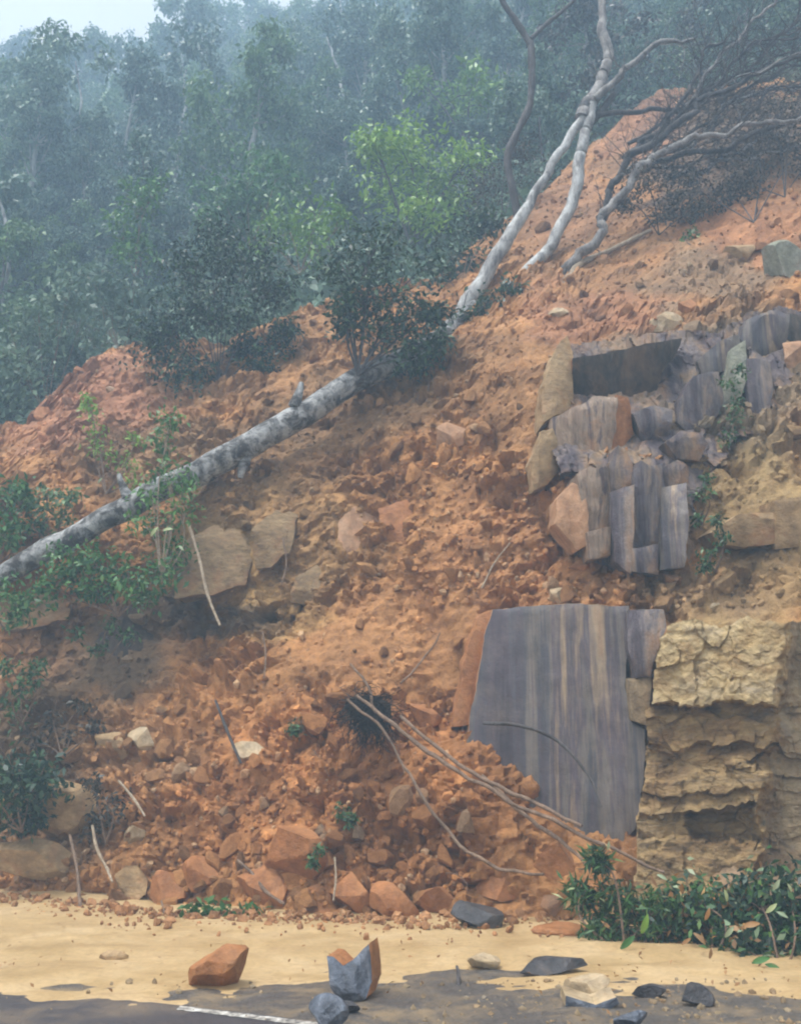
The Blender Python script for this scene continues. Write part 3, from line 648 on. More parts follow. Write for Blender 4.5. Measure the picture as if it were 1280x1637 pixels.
for pts, y, m, sd_, nm, lb in PS:
    tag(plate(nm.replace(' ', '_'), pts, y, .7, M[m], res=.055, amp=.035, facet=.06, stri=.01, seed=sd_, grow=1.04, jag=.02, planes=3), lb, nm)
# left-hand ledges under the fallen trunk
LS = [
 ([(290,868),(340,840),(392,828),(402,880),(388,930),(340,944),(284,950),(280,900)], (13.15,.1,-.1), 'bankrock', 61, 'tan ledge block with a dark crack under it, below the fallen trunk'),
 ([(405,850),(440,815),(470,820),(462,880),(430,900),(408,900)], (13.2,.1,0), 'bankrock', 62, 'narrow tan block split by an upright crack, below the fallen trunk'),
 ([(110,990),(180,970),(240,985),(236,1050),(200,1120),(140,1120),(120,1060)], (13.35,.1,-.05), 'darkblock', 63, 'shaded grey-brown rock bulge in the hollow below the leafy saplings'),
 ([(545,830),(580,800),(606,806),(600,850),(566,884),(540,880)], (12.75,.1,0), 'paleorange', 64, 'pale orange flat rock set in the middle of the earth slope'),
 ([(608,815),(650,800),(668,830),(650,868),(612,862)], (12.8,.1,0), 'orangerock', 65, 'smooth orange rock face next to the pale orange flat rock'),
 ([(474,925),(505,905),(530,922),(526,948),(490,962),(466,958)], (12.65,.1,-.1), 'bankrock', 66, 'blunt brown rock poking from the slope below the fallen trunk\'s middle'),
 ([(0,960),(60,950),(110,965),(100,990),(40,1004),(-20,1000)], (13.5,.1,-.1), 'bankrock', 67, 'rounded tan ledge at the picture\'s edge below the trunk'),
]
for pts, y, m, sd_, lb in LS:
    q = np.array(pts).mean(0); y0 = hit(q[0], q[1])[0].y - (.34 if sd_ in (61, 62) else (0 if sd_ == 63 else .10))
    tag(plate('bank_rock', pts, (y0, .1, -.22), .7, M[m], res=.05, amp=.06, facet=.06, seed=sd_, jag=.06, grow=1.1), lb, 'rock')

# ------------------------------------------------------------------ clods: 300 largest as pieces of the slope, the rest one mass
rg = np.random.RandomState(11)
NC = 12000
rid = rg.randint(0, NT_ * NX, NC * 3)
cu_, cv_ = to_px(gv[rid, 0], gv[rid, 1], gv[rid, 2])
dens = .30 + .95 * np.exp(-(((cu_ - 500) / 420) ** 2 + ((cv_ - 1330) / 150) ** 2)) + .5 * np.exp(-(((cu_ - 760) / 200) ** 2 + ((cv_ - 880) / 140) ** 2)) + .5 * np.exp(-(((cu_ - 1080) / 140) ** 2 + ((cv_ - 950) / 35) ** 2)) + .35 * np.exp(-(((cu_ - 1200) / 120) ** 2 + ((cv_ - 480) / 90) ** 2))
dens += 1.0 * np.exp(-(((cu_ - 1060) / 170) ** 2 + ((cv_ - 945) / 28) ** 2)) + .5 * np.exp(-(((cu_ - 1120) / 130) ** 2 + ((cv_ - 700) / 170) ** 2))
dens *= .25 + .75 * rough_amt(cu_, cv_)
dens *= (cu_ > -60) * (cu_ < 1340) * (cv_ > 120) * (cv_ < 1500)
dens *= np.where((cu_ > 760) & (cv_ > 975), .0, 1)
keep = rg.uniform(0, 1, len(rid)) < dens; rid = rid[keep][:NC]; cu_, cv_ = cu_[keep][:NC], cv_[keep][:NC]
n_c = len(rid)
size = .020 * (1 - rg.uniform(0, 1, n_c)) ** (-.42)
low = smooth(1150, 1450, cv_) * (cu_ < 900)
size *= 1 + 1.1 * np.exp(-(((cu_ - 1010) / 190) ** 2 + ((cv_ - 948) / 26) ** 2))
size *= 1 + .9 * low * rg.uniform(.3, 1.3, n_c); size = np.minimum(size, .19)
ccol = soil_colour(cu_, cv_, gv[rid]) * (1 + .22 * rg.normal(size=(n_c, 1))).clip(.55, 1.6) * 1.08
pale = rg.uniform(size=n_c) < .13; ccol[pale] = ccol[pale] * .5 + np.array((.50, .36, .22)) * .5
order = np.argsort(-size / gv[rid, 1])
CV = [rock_np(900 + k, 2, 16, .38, .85, .05) for k in range(14)]
cmesh = []
for k, (v, f) in enumerate(CV):
    m_ = mesh_np('soil_clod', v, f, 18); m_.materials.append(M['clod']); cmesh.append(m_)
for j, k in enumerate(order[:295]):
    o = link('soil_clod', cmesh[j % 14], None, slope, Vector(gv[rid[k]]) + Vector((0, -size[k] * .25, size[k] * .1)))
    o.rotation_euler = rg.uniform(0, 6.28, 3); s = size[k]; o.scale = (s * rg.uniform(.85, 1.35), s * rg.uniform(.8, 1.2), s * rg.uniform(.65, 1.0)); o.color = (*np.clip(ccol[k], 0, 1), 1)
SV = [rock_np(700 + k, 1, 8, .38, .85, .08) for k in range(10)]
av, af, ac = [], [], []; nb_ = 0
for j, k in enumerate(order[295:]):
    v, f = SV[j % 10]; q = rg.normal(size=(3, 3)); q, _ = np.linalg.qr(q)
    vv_ = (v * rg.uniform(.7, 1.3, 3)) @ q * size[k] + gv[rid[k]] + np.array([0, -size[k] * .2, 0])
    av.append(vv_); af.append(f + nb_); ac.append(np.repeat(ccol[k][None], len(v), 0)); nb_ += len(v)
me = mesh_np('clod_rubble', np.concatenate(av), np.concatenate(af), 15); set_col(me, np.concatenate(ac))
tag(link('clod_rubble', me, M['soil'], slope), 'small crumbled earth and stone chips', kind='stuff')

# ------------------------------------------------------------------ named boulders and stones
LR = [ # name, label, cat, u, v(foot), w, h, mat, seed, extra
 ('boulder','angular orange boulder with a flat lit side at the slide\'s toe','boulder',630,1481,70,62,'orangerock',101,dict(rot=.4)),
 ('boulder','rounded orange boulder left of the flat-sided one at the toe','boulder',506,1474,56,52,'orangerock',102,{}),
 ('boulder','dark-shaded orange block between two boulders at the toe','boulder',565,1470,72,66,'orangerock',103,{}),
 ('boulder','broad smooth orange boulder above the leaf litter at the toe','boulder',418,1452,80,62,'orangerock',104,{}),
 ('boulder','large orange boulder with a dark hollow under it in the lower slide','boulder',470,1410,92,80,'orangerock',105,dict(depth=11.0)),
 ('boulder','orange-brown boulder at the toe left of the leaf litter','boulder',268,1446,56,48,'orangerock',106,{}),
 ('boulder','brown wedge of earth and rock above the left toe','boulder',320,1432,62,56,'orangerock',107,{}),
 ('boulder','squat brown boulder near the bare stick on the left','boulder',205,1440,60,50,'tanrock',108,{}),
 ('boulder','big brown boulder under the dark green bush on the left','boulder',96,1336,88,84,'tanrock',109,dict(depth=12.5)),
 ('boulder','low brown boulder at the foot of the left bank','boulder',50,1410,110,62,'tanrock',110,dict(depth=12.3)),
 ('boulder','orange block lying below the bent stems near the slab','boulder',886,1404,58,52,'orangerock',111,dict(depth=10.25)),
 ('stone','pale tan squarish stone in the left rubble','stone',222,1200,40,38,'palestone',112,{}),
 ('stone','flat tan stone with shade beneath in the middle rubble','stone',396,1212,54,26,'palestone',113,{}),
 ('stone','orange angular stone just right of the dark root ball','stone',682,1172,50,46,'orangerock',114,{}),
 ('stone','square clod-like orange stone high on the open slope','stone',722,718,48,50,'paleorange',115,{}),
 ('stone','pale cream boulder perched above the dark overhanging block','stone',1066,530,62,40,'palestone',116,dict(tilt=-.2)),
 ('stone','small pale flat stone on the upper slope below the pale stems','stone',894,506,34,18,'palestone',117,dict(tilt=.25)),
 ('boulder','grey-green boulder at the cliff top near the frame\'s edge','boulder',1262,444,70,76,'mossrock',118,{}),
 ('boulder','tan block beside the dark block at the cliff top','boulder',1276,590,46,60,'paleorange',119,{}),
 ('stone','brown stone in the left rubble below the shaded hollow','stone',176,1216,52,44,'tanrock',120,{}),
 ('stone','small tan stone among rubble left of the pale squarish stone','stone',112,1224,46,48,'tanrock',121,{}),
 ('stone','pale pebble-like stone beside the tangled twigs on the left','stone',213,1352,32,30,'palestone',122,{}),
 ('stone','white stone chip lying on the ledge above the yellow sandstone','stone',1145,976,18,14,'palestone',123,{}),
 ('stone','tan long stone on the rubble ledge above the striped slab','stone',896,966,36,34,'palestone',224,dict(tilt=-.5)),
 ('stone','flat orange stone near the top left corner of the striped slab\'s ledge','stone',932,914,44,18,'orangerock',125,{}),
 ('stone','dusty pink stone at the foot of the purple columns','stone',1080,940,36,26,'paleorange',126,{}),
 ('boulder','orange boulder half buried right of the flat-sided one','boulder',700,1474,60,50,'orangerock',127,{}),
 ('boulder','orange lump at the toe behind the black boulder','boulder',795,1440,58,44,'orangerock',128,{}),
 ('stone','cream rock chunk at the toe left of the leafy heap','stone',886,1476,40,44,'paleorange',129,{}),
 ('stone','flat rusty slab lying on the mud beside the leafy heap','stone',900,1505,90,24,'orangerock',130,{}),
 ('boulder','brown boulder in the rubble high above the cliff\'s right part','boulder',1190,420,60,40,'tanrock',131,{}),
 ('stone','orange stone on the reddish earth near the cream boulder','stone',1100,500,30,34,'orangerock',132,{}),
 # stones on the mud and the shoulder
 ('stone','orange brick-like rock lying alone on the yellow mud','stone',343,1583,86,58,'orangerock',133,dict(tilt=-.12,cuts=8)),
 ('stone','small brown clod on the yellow mud left of the orange rock','stone',178,1541,44,18,'tanrock',134,{}),
 ('stone','black boulder with wet bluish base resting at the mud\'s far edge','stone',764,1496,74,46,'blackstone',135,{}),
 ('stone','flat cream stone with a dark tip on the yellow mud','stone',774,1552,46,24,'palestone',136,{}),
 ('stone','long flat grey-brown stone on the yellow mud','stone',886,1562,96,26,'blackstone',137,{}),
 ('stone','pale flat-topped stone with blue-black broken front on the shoulder','stone',940,1600,66,34,'palestone',138,{}),
 ('stone','small dark grey pebble above the pale flat-topped stone','stone',962,1580,16,14,'blackstone',139,{}),
 ('stone','black wedge stone pointing left on the mud','stone',1038,1598,46,20,'blackstone',140,{}),
 ('stone','dark grey upright wedge stone near the mud\'s lower edge','stone',1120,1610,44,30,'blackstone',141,dict(tilt=.35)),
 ('stone','blue-grey stone cut by the bottom frame edge on the shoulder','stone',1010,1650,50,28,'bluestone',142,{}),
 ('stone','blue-grey stone in front of the tall split rock','stone',524,1646,56,46,'bluestone',143,{}),
 ('stone','small black stone touching the foot of the tall split rock','stone',552,1622,40,18,'blackstone',144,{}),
]
for nm, lb, ct, u, v, wp, hp, m, sd_, kw in LR: loose_rock(nm, lb, ct, u, v, wp, hp, M[m], sd_, **kw)
b = gnd(560, 1608).y
o = plate('split_rock', [(521,1533),(532,1534),(548,1546),(562,1538),(578,1522),(588,1515),(592,1535),(593,1575),(584,1600),(566,1610),(544,1608),(528,1580)], (b + .05, .0, -.10), .26, M['bluestone'], res=.022, amp=.018, facet=.10, fn=9, seed=71, jag=.012, edge=.012, side=M['orangerock'], back=(.22, 1, .02))
tag(o, 'tall split rock with glossy blue-grey broken face and orange flank', 'rock')
b = gnd(940, 1616).y
o = plate('broken_rock', [(905,1592),(925,1598),(952,1606),(985,1594),(990,1604),(975,1616),(930,1619),(905,1610)], (b + .04, 0, 0), .2, M['bluestone'], res=.022, amp=.015, facet=.06, fn=7, seed=72, jag=.01, edge=.01, side=M['palestone'])
tag(o, 'blue-black glossy broken rock with a white patch on the shoulder', 'rock')
# crumbs spilled from the toe onto the mud
rg = np.random.RandomState(15); av, af, ac = [], [], []; nb_ = 0
for j in range(1300):
    u = rg.uniform(-40, 960); h0, _ = hit(u, 1440); g = gnd(u, 1482 if u > 300 else 1452 + u * .1); dy = -abs(rg.normal()) * .45 + .15
    x, y = g.x, g.y + dy; s_ = min(.012 * (1 - rg.uniform()) ** -.55, .07); z = mud_z(x, y)
    v, f = SV[j % 10]; q, _ = np.linalg.qr(rg.normal(size=(3, 3))); av.append((v * rg.uniform(.7, 1.3, 3)) @ q * s_ + np.array([x, y, z + s_ * .3])); af.append(f + nb_); nb_ += len(v)
    ac.append(np.repeat((np.array((.38, .19, .08)) * rg.uniform(.6, 1.3))[None], len(v), 0))
me = mesh_np('toe_crumbs', np.concatenate(av), np.concatenate(af), 15); set_col(me, np.concatenate(ac))
tag(link('toe_crumbs', me, M['soil'], slope), 'orange crumbs spilled onto the mud', kind='stuff')
# grit along the shoulder
rg = np.random.RandomState(5); av, af = [], []; nb_ = 0
for j in range(1500):
    u, v = rg.uniform(-60, 1340), rg.uniform(1570, 1665)
    if rg.uniform() > (.25 + .75 * smooth(560, 900, u)): continue
    g = gnd(u, v); s = .006 * (1 - rg.uniform()) ** -.5; s = min(s, .03)
    if g.y < float(edge_y(g.x)) + .2 and rg.uniform() > .1: continue
    vv_, f = SV[j % 10]; av.append(vv_ * s * rg.uniform(.7, 1.3, 3) + np.array([g.x, g.y, mud_z(g.x, g.y) + s * .3])); af.append(f + nb_); nb_ += len(vv_)
tag(link('shoulder_gravel', mesh_np('shoulder_gravel', np.concatenate(av), np.concatenate(af), 40), M['greyrock']), 'loose grit and chips scattered along the shoulder', 'gravel', kind='stuff')

# ------------------------------------------------------------------ stems and leaves
def spline(ctrl, step=6):
    """Catmull-Rom through (Vector, radius) pairs"""
    p = [c[0] for c in ctrl]; r = [c[1] for c in ctrl]
    p = [p[0] * 2 - p[1]] + p + [p[-1] * 2 - p[-2]]; r = [r[0]] + r + [r[-1]]
    out, rr = [], []
    for k in range(1, len(p) - 2):
        for s in range(step):
            t = s / step
            q = .5 * ((2 * p[k]) + (p[k + 1] - p[k - 1]) * t + (2 * p[k - 1] - 5 * p[k] + 4 * p[k + 1] - p[k + 2]) * t * t + (3 * p[k] - p[k - 1] - 3 * p[k + 1] + p[k + 2]) * t ** 3)
            out.append(q); rr.append(r[k] * (1 - t) + r[k + 1] * t)
    out.append(p[-2]); rr.append(r[-2]); return out, rr
def tube_np(path, rad, sides=7, wob=.12, seed=0):
    P_ = np.array([q[:] for q in path]); n = len(P_)
    T = np.gradient(P_, axis=0); T /= np.maximum(np.linalg.norm(T, axis=1), 1e-9)[:, None]
    up = np.array([0.31, .2, .93]); A = np.cross(T, up); A /= np.maximum(np.linalg.norm(A, axis=1), 1e-6)[:, None]; B = np.cross(T, A)
    th = np.linspace(0, 2 * np.pi, sides, endpoint=False)
    ring = np.cos(th)[None, :, None] * A[:, None] + np.sin(th)[None, :, None] * B[:, None]
    V = P_[:, None] + ring * np.array(rad)[:, None, None]
    if wob:
        q = V.reshape(-1, 3); sc = 1.0 / max(np.mean(rad) * 3.2, .02)
        k = (1 + wob * 1.6 * fbm(q * sc * .5 + seed, 2)).reshape(n, sides, 1); V = P_[:, None] + ring * np.array(rad)[:, None, None] * k
    V = V.reshape(-1, 3); i = np.arange(n * sides).reshape(n, sides); j = np.roll(i, -1, 1)
    F = np.stack([i[:-1], j[:-1], j[1:], i[1:]], 2).reshape(-1, 4)
    c0, c1 = len(V), len(V) + 1; V = np.concatenate([V, P_[:1], P_[-1:]])
    cap = [[c0, j[0, k], i[0, k], c0] for k in range(sides)]; cap2 = [[c1, i[-1, k], j[-1, k], c1] for k in range(sides)]
    return V, np.array(F.tolist()), np.array([c[:3] for c in cap] + [c[:3] for c in cap2])
def merge_tubes(tubes):
    av, af = [], []; n = 0
    for V, F, C in tubes:
        av.append(V); tri = np.concatenate([F[:, [0, 1, 2]], F[:, [0, 2, 3]], C]); af.append(tri + n); n += len(V)
    return np.concatenate(av), np.concatenate(af)
def tube_part(name, ctrl, mat, parent, sides=9, step=6, wob=.12, seed=0, gnarl=0):
    path, rad = spline(ctrl, step)
    if gnarl:
        q_ = np.array([a[:] for a in path]); g_ = np.stack([fbm(q_ * 1.6 + seed * 3.7 + 40 * j, 3) for j in range(3)], 1) * gnarl
        g_ *= np.minimum(1, np.arange(len(path)) / 4)[:, None]; path = [a + Vector(b) for a, b in zip(path, g_)]
    V, F = merge_tubes([tube_np(path, rad, sides, wob, seed)])
    loc = parent.location if parent is not None else ctrl[0][0]
    me = mesh_np(name, off(V, loc), F, 60)
    return link(name, me, mat, parent, None if parent is not None else loc), path, rad
def px_path(pts, y0, y1):
    """pixel polyline (u, v, diameter px) running from depth y0 to y1"""
    n = len(pts); out = []
    for k, q in enumerate(pts):
        y = q[3] if len(q) > 3 else y0 + (y1 - y0) * k / max(n - 1, 1)
        out.append((P(q[0], q[1], y), q[2] * px_m(y) / 2))
    return out
def twigs(path, rad, rng, n, length, spread=.9, up=.3, levels=2, r0=None, start=.2):
    tubes, tips = [], []
    for _ in range(n):
        k = rng.randint(int(len(path) * start), len(path) - 1); b = path[k]; t = (path[min(k + 1, len(path) - 1)] - path[k - 1]).normalized()
        d = (t * .6 + Vector((rng.gauss(0, spread), rng.gauss(0, spread * .7), rng.gauss(up, spread * .6)))).normalized()
        L = length * rng.uniform(.4, 1.1); r = min(rad[k] * .5, (r0 or 1)); pts = [b]; q = b
        for s in range(5):
            d = (d + Vector((rng.gauss(0, .22), rng.gauss(0, .22), rng.gauss(0.02, .2)))).normalized(); q = q + d * L / 5; pts.append(q)
        rr = [r * (1 - .8 * i / 5) for i in range(6)]
        tubes.append(tube_np(pts, rr, 4, 0)); tips.append(pts[-1]); tips.append(pts[3])
        if levels > 1:
            a, b2 = twigs(pts, rr, rng, 3, L * .55, spread, up, levels - 1, None, .3); tubes += a; tips += b2
    return tubes, tips

def leaves_np(C, size, rng, aspect=.42, droop=.3, jitter=.35):
    n = len(C); d = rng.normal(size=(n, 3)); d[:, 2] -= droop * 2; d /= np.linalg.norm(d, axis=1)[:, None]
    u = rng.normal(size=(n, 3)) + np.array([0, -.4, 1.0]); sd_ = np.cross(d, u); sd_ /= np.maximum(np.linalg.norm(sd_, axis=1), 1e-6)[:, None]
    nn = np.cross(sd_, d); L = size * rng.uniform(1 - jitter, 1 + jitter, (n, 1)); W = L * aspect * .5
    b = C; tip = C + d * L - nn * L * .08; m = C + d * L * .45
    V = np.stack([b, m + sd_ * W + nn * W * .35, tip, m - sd_ * W + nn * W * .35], 1).reshape(-1, 3)
    k = np.arange(n) * 4
    return V, np.stack([k, k + 1, k + 2, k + 3], 1)
def clump_points(centres, radii, n_per, rng, sub=9, tight=.36):
    out = []
    for c, r in zip(centres, radii):
        n = int(n_per); q = rng.normal(size=(sub, 3)); q /= np.linalg.norm(q, axis=1)[:, None]; q *= (rng.uniform(.25, 1.0, (sub, 1)) ** .6) * r * np.array([1, .9, .95])
        k = rng.randint(0, sub, n); pts = np.array(c)[None] + q[k] + rng.normal(size=(n, 3)) * r * tight * np.array([1, 1, .8]); out.append(pts)
    return np.concatenate(out)
def bush(name, label, cat, clumps, depth, mat, leaf=.12, n=170, seed=0, base=None, stem_mat='twig', stems=True, droop=.3, aspect=.42, sub=9, tight=.36, group=None, extra=None, stem_r=.012, dz=.35, mix=()):
    rng = np.random.RandomState(seed); rp = random.Random(seed)
    cs, rs = [], []
    for c in clumps:
        y = c[3] if len(c) > 3 else depth + rng.uniform(-dz, dz); cs.append(P(c[0], c[1], y)); rs.append(c[2] * px_m(y))
    if base is None:
        lowc = max(clumps, key=lambda c: c[1]); b, _ = hit(sum(c[0] for c in clumps) / len(clumps), lowc[1] + lowc[2])
        if b is None or abs(b.y - depth) > 2.5: b = P(sum(c[0] for c in clumps) / len(clumps), lowc[1] + lowc[2], depth)
    else: b = P(*base) if len(base) == 3 else hit(*base)[0]
    root = thing(name, label, cat, b, group)
    V, F = leaves_np(clump_points(cs, rs, n, rng, sub, tight), leaf, rng, aspect, droop)
    lv_ = link('leaves', mesh_np('leaves', off(V, b), F), M[mat], root)
    for m_, fr in mix:
        V, F = leaves_np(clump_points(cs, rs, max(4, int(n * fr)), rng, sub, tight * 1.1), leaf * .9, rng, aspect * 1.2, droop)
        link('withered_leaves' if m_ == 'leafdead' else 'pale_leaves', mesh_np('mixed_leaves', off(V, b), F), M[m_], root)
    if stems:
        tb = []
        for c, r in zip(cs, rs):
            mid = b.lerp(c, .5) + Vector((rp.gauss(0, .08), rp.gauss(0, .08), rp.gauss(.05, .05)))
            path, rad = spline([(b, stem_r), (mid, stem_r * .8), (c, stem_r * .45)], 5); tb.append(tube_np(path, rad, 5, 0))
            for _ in range(4):
                e = c + Vector((rp.gauss(0, r * .6), rp.gauss(0, r * .5), rp.gauss(0, r * .6))); path2, rad2 = spline([(mid.lerp(c, .6), stem_r * .5), (c.lerp(e, .5), stem_r * .4), (e, stem_r * .25)], 3); tb.append(tube_np(path2, rad2, 4, 0))
        V, F = merge_tubes(tb); link('stems', mesh_np('stems', off(V, b), F, 60), M[stem_mat], root)
    if extra:                                                # single large leaves that read one by one
        for (u, v, L, ang, y, m) in extra: big_leaf(root, u, v, L, ang, y, m).parent = lv_
    return root
def big_leaf(root, u, v, Lpx, ang, y, mat, wid=.34):
    c = P(u, v, y); L = Lpx * px_m(y) * .7; d = Vector((math.cos(ang), -.25, math.sin(ang))).normalized(); n = Vector((.15, -1, .45)).normalized(); s = d.cross(n).normalized(); n = s.cross(d)
    V = []; K = 6
    for k in range(K + 1):
        t = k / K; wv = math.sin(math.pi * min(.98, t * .93 + .04)) ** .8 * wid * L * .5; q = d * (t - .5) * L - n * .10 * L * (2 * t - 1) ** 2
        V += [q - s * wv + n * wv * .3, q, q + s * wv + n * wv * .3]
    F = []
    for k in range(K):
        a = k * 3; F += [[a, a + 1, a + 4, a + 3], [a + 1, a + 2, a + 5, a + 4]]
    return link('leaf', mesh_np('leaf', np.array([q[:] for q in V]), np.array(F), 60), M[mat], root, c - root.location)

# ------------------------------------------------------------------ fallen trunk
FT = [(-70,966,31,13.9),(30,908,33,13.9),(130,852,36,13.9),(240,792,39,13.85),(330,750,41,13.8),(430,693,41,13.8),(510,646,40,13.9),(580,604,38,14.1),(650,568,33,14.4),(700,542,31,14.8),(760,492,27,15.5)]
root = thing('fallen_tree', 'thick mottled white tree trunk lying aslant across the slide', 'fallen tree', P(330, 770, 13.8))
ctrl = px_path(FT, 0, 0); tr_, tpath, trad = tube_part('trunk', ctrl, M['trunk'], root, 20, 9, .05, 3, .05)
for (a, b_, d_) in (((470,650,20),(478,628,15),(482,612,9)), ((395,722,22),(388,748,14),(384,764,8)), ((205,795,18),(196,775,12),(190,758,7))):
    tube_part('branch_stub', [(P(q[0], q[1], 13.75), q[2] * px_m(13.8) / 2) for q in (a, b_, d_)], M['trunk'], root, 8, 4, .1, 5)[0].parent = tr_
rp = random.Random(4); tb, tips = twigs(tpath[-12:], trad[-12:], rp, 16, .9, .8, .1, 2, .02)
V, F = merge_tubes(tb); tag(link('twigs', mesh_np('twigs', off(V, root.location), F, 60), M['darkbark'], root), kind='stuff')

# ------------------------------------------------------------------ leaning trees above the slide
root = thing('leaning_tree', 'pale white-barked tree with two stems meeting, leaning above the slide', 'tree', P(745, 497, 15.7))
_, s1, r1 = tube_part('stem', px_path([(730,515,26),(752,478,26),(772,447,25),(800,397,24),(832,352,21),(852,312,16),(880,267,15),(907,222,15),(933,186,18)], 15.6, 16.2), M['palebark'], root, 12, 6, .03, 1, .05)
_, s2, r2 = tube_part('stem', px_path([(805,466,16),(850,428,19),(884,384,20),(910,336,20),(922,288,21),(928,242,20),(938,206,18),(948,170,17)], 15.7, 16.2), M['palebark'], root, 12, 6, .03, 2, .05)
us_, s3, r3 = tube_part('upper_stem', px_path([(930,190,30),(946,160,25),(962,125,20),(972,95,19),(964,55,17),(960,10,15),(966,-40,13)], 16.2, 16.6), M['greybark'], root, 12, 6, .09, 3, .08)
br_, s4, r4 = tube_part('branch', px_path([(950,158,14),(985,122,12),(1020,97,10),(1060,73,9),(1112,66,6)], 16.2, 16.0), M['greybark'], root, 7, 5, .12, 4, .14); br_.parent = us_
br_, s5, r5 = tube_part('branch', px_path([(958,184,10),(1010,181,9),(1070,174,8),(1112,158,6)], 16.3, 16.4), M['darkbark'], root, 7, 5, .12, 5, .14); br_.parent = us_
br_, s6, r6 = tube_part('branch', px_path([(938,202,14),(962,176,12),(980,150,10)], 16.3, 16.5), M['darkbark'], root, 7, 5, .12, 6); br_.parent = us_
tb = []
for pth, rd, n in ((s3, r3, 5), (s4, r4, 8), (s5, r5, 7)):
    a, _ = twigs(pth, rd, rp, n, .8, .8, .1, 2, .014); tb += a
V, F = merge_tubes(tb); tag(link('twigs', mesh_np('twigs', off(V, root.location), F, 60), M['greybark'], root), kind='stuff')

root = thing('forked_tree', 'thin dark tree forking into a Y left of the white-barked tree', 'tree', P(826, 345, 17.3))
_, s1, r1 = tube_part('trunk', px_path([(828,350,14),(818,300,14),(811,252,13),(828,208,13),(846,168,13),(850,118,13),(848,66,13)], 17.3, 17.1), M['darkbark'], root, 9, 6, .15, 7)
fk_, s2, r2 = tube_part('fork', px_path([(848,72,12),(826,36,12),(806,8,11),(790,-30,10)], 17.1, 17.0), M['darkbark'], root, 8, 5, .15, 8)
_, s3, r3 = tube_part('fork', px_path([(848,62,9),(876,36,8),(905,12,7),(935,-18,6)], 17.1, 17.2), M['darkbark'], root, 8, 5, .15, 9)
tb, _ = twigs(s3, r3, rp, 5, .6, .8, .2, 2, .012); V, F = merge_tubes(tb)
tag(link('twigs', mesh_np('twigs', off(V, root.location), F, 60), M['darkbark'], root), kind='stuff')

root = thing('toppled_tree', 'dark toppled tree with many bare limbs reaching toward the upper right corner', 'tree', P(905, 455, 15.6))
TT = [[(884,488,16,15.9),(900,462,18,15.5),(930,408,17),(962,358,16),(1000,300,15),(1032,262,14),(1080,238,12),(1150,215,10),(1225,196,8),(1300,172,6)],
      [(958,362,12),(972,305,13),(1004,252,13),(1046,226,12),(1096,188,11),(1150,152,9),(1210,122,8),(1310,84,6)],
      [(1030,262,11),(1080,252,10),(1160,236,9),(1230,206,8),(1310,170,6)],
      [(1090,192,9),(1112,150,8),(1140,100,7),(1180,60,6),(1230,10,5),(1260,-30,4)],
      [(1004,252,9),(1060,200,8),(1098,150,7),(1118,100,6),(1160,70,5)],
      [(1150,152,7),(1200,110,6),(1240,70,5),(1275,30,4),(1300,0,3)],
      [(1100,240,8),(1150,180,7),(1215,150,6),(1300,130,5)]]
rq = random.Random(77)
for _ in range(9):
    a0, b0 = rq.uniform(985, 1080), rq.uniform(225, 285); e1 = rq.uniform(20, 230)
    TT.append([(a0, b0, 7), (a0 + 60, b0 + (e1 - b0) * .22 + rq.uniform(-15, 15), 6), (a0 + 130, b0 + (e1 - b0) * .5 + rq.uniform(-20, 20), 5), (a0 + 200, b0 + (e1 - b0) * .75 + rq.uniform(-20, 20), 4), (1310, e1, 3)])
tb = []
for k, q in enumerate(TT):
    lm_, pt, rd = tube_part('trunk' if k == 0 else 'limb', px_path(q, 15.4 + .1 * min(k, 6), 14.6 + .25 * (k % 9)), M['darkbark'] if k % 3 else M['greybark'], root, 8, 8, .1, 20 + k, .15)
    if k == 0: tt_ = lm_
    else: lm_.parent = tt_
    a, _ = twigs(pt, rd, rp, 48, 1.15, .7, .15, 2, .010, .2); tb += a
V, F = merge_tubes(tb); tag(link('twigs', mesh_np('twigs', off(V, root.location), F, 60), M['darkbark'], root), kind='stuff')
root = thing('bare_branch', 'tan bare branch lying on the earth below the toppled tree', 'branch', P(880, 478, 15.2))
tube_part('bark', px_path([(868,486,12),(905,448,13),(930,420,11),(975,400,9),(1040,368,6)], 15.0, 15.6), M['paletwig'], root, 8, 5, .15, 31)

# ------------------------------------------------------------------ shrubs and saplings
bush('shrub', 'dense dark green shrub on the bare earth above the fallen trunk', 'shrub',
     [(280,500,58),(268,562,46),(340,440,62),(402,400,58),(385,495,48),(436,455,40),(452,540,28),(418,585,32),(310,598,38),(350,385,42),(300,425,42),(250,535,32),(330,500,40),(395,560,24)], 16.0, 'leafnear', .11, 460, 1, mix=(('leafmid', .12),), base=(350, 620, 15.9), stem_mat='darkbark')
bush('sapling', 'dark leafy sapling with fanned stems rising behind the trunk\'s upper end', 'sapling',
     [(552,420,38),(600,398,46),(645,440,54),(588,468,50),(655,500,50),(684,545,30),(552,478,30),(618,535,42),(560,515,30),(660,572,24),(690,500,26)], 13.85, 'leafnear', .11, 340, 2, base=(572, 600, 13.8), stem_mat='darkbark', stem_r=.02)
bush('shrub', 'low dark shrub at the foot of the white-barked stem', 'shrub', [(720,402,42),(762,368,34),(700,442,36),(785,360,24),(740,430,28)], 16.9, 'leafnear', .14, 200, 3, base=(735, 465, 16.6))
bush('shrub', 'small dark shrub tucked between the two white stems', 'shrub', [(745,505,18),(790,480,20),(815,462,18),(770,500,16),(725,520,18)], 15.25, 'leafdark', .11, 130, 33, base=(780, 515, 15.2))
bush('lime_tree', 'bright lime-green bushy tree beyond the crest', 'tree', [(610,275,52),(652,240,50),(700,272,50),(640,318,48),(742,255,40),(602,232,34),(722,318,38),(680,345,36)], 21.5, 'leaflime', .20, 300, 4, base=(660, 400, 21.5), stem_mat='darkbark', stem_r=.035, dz=.9)
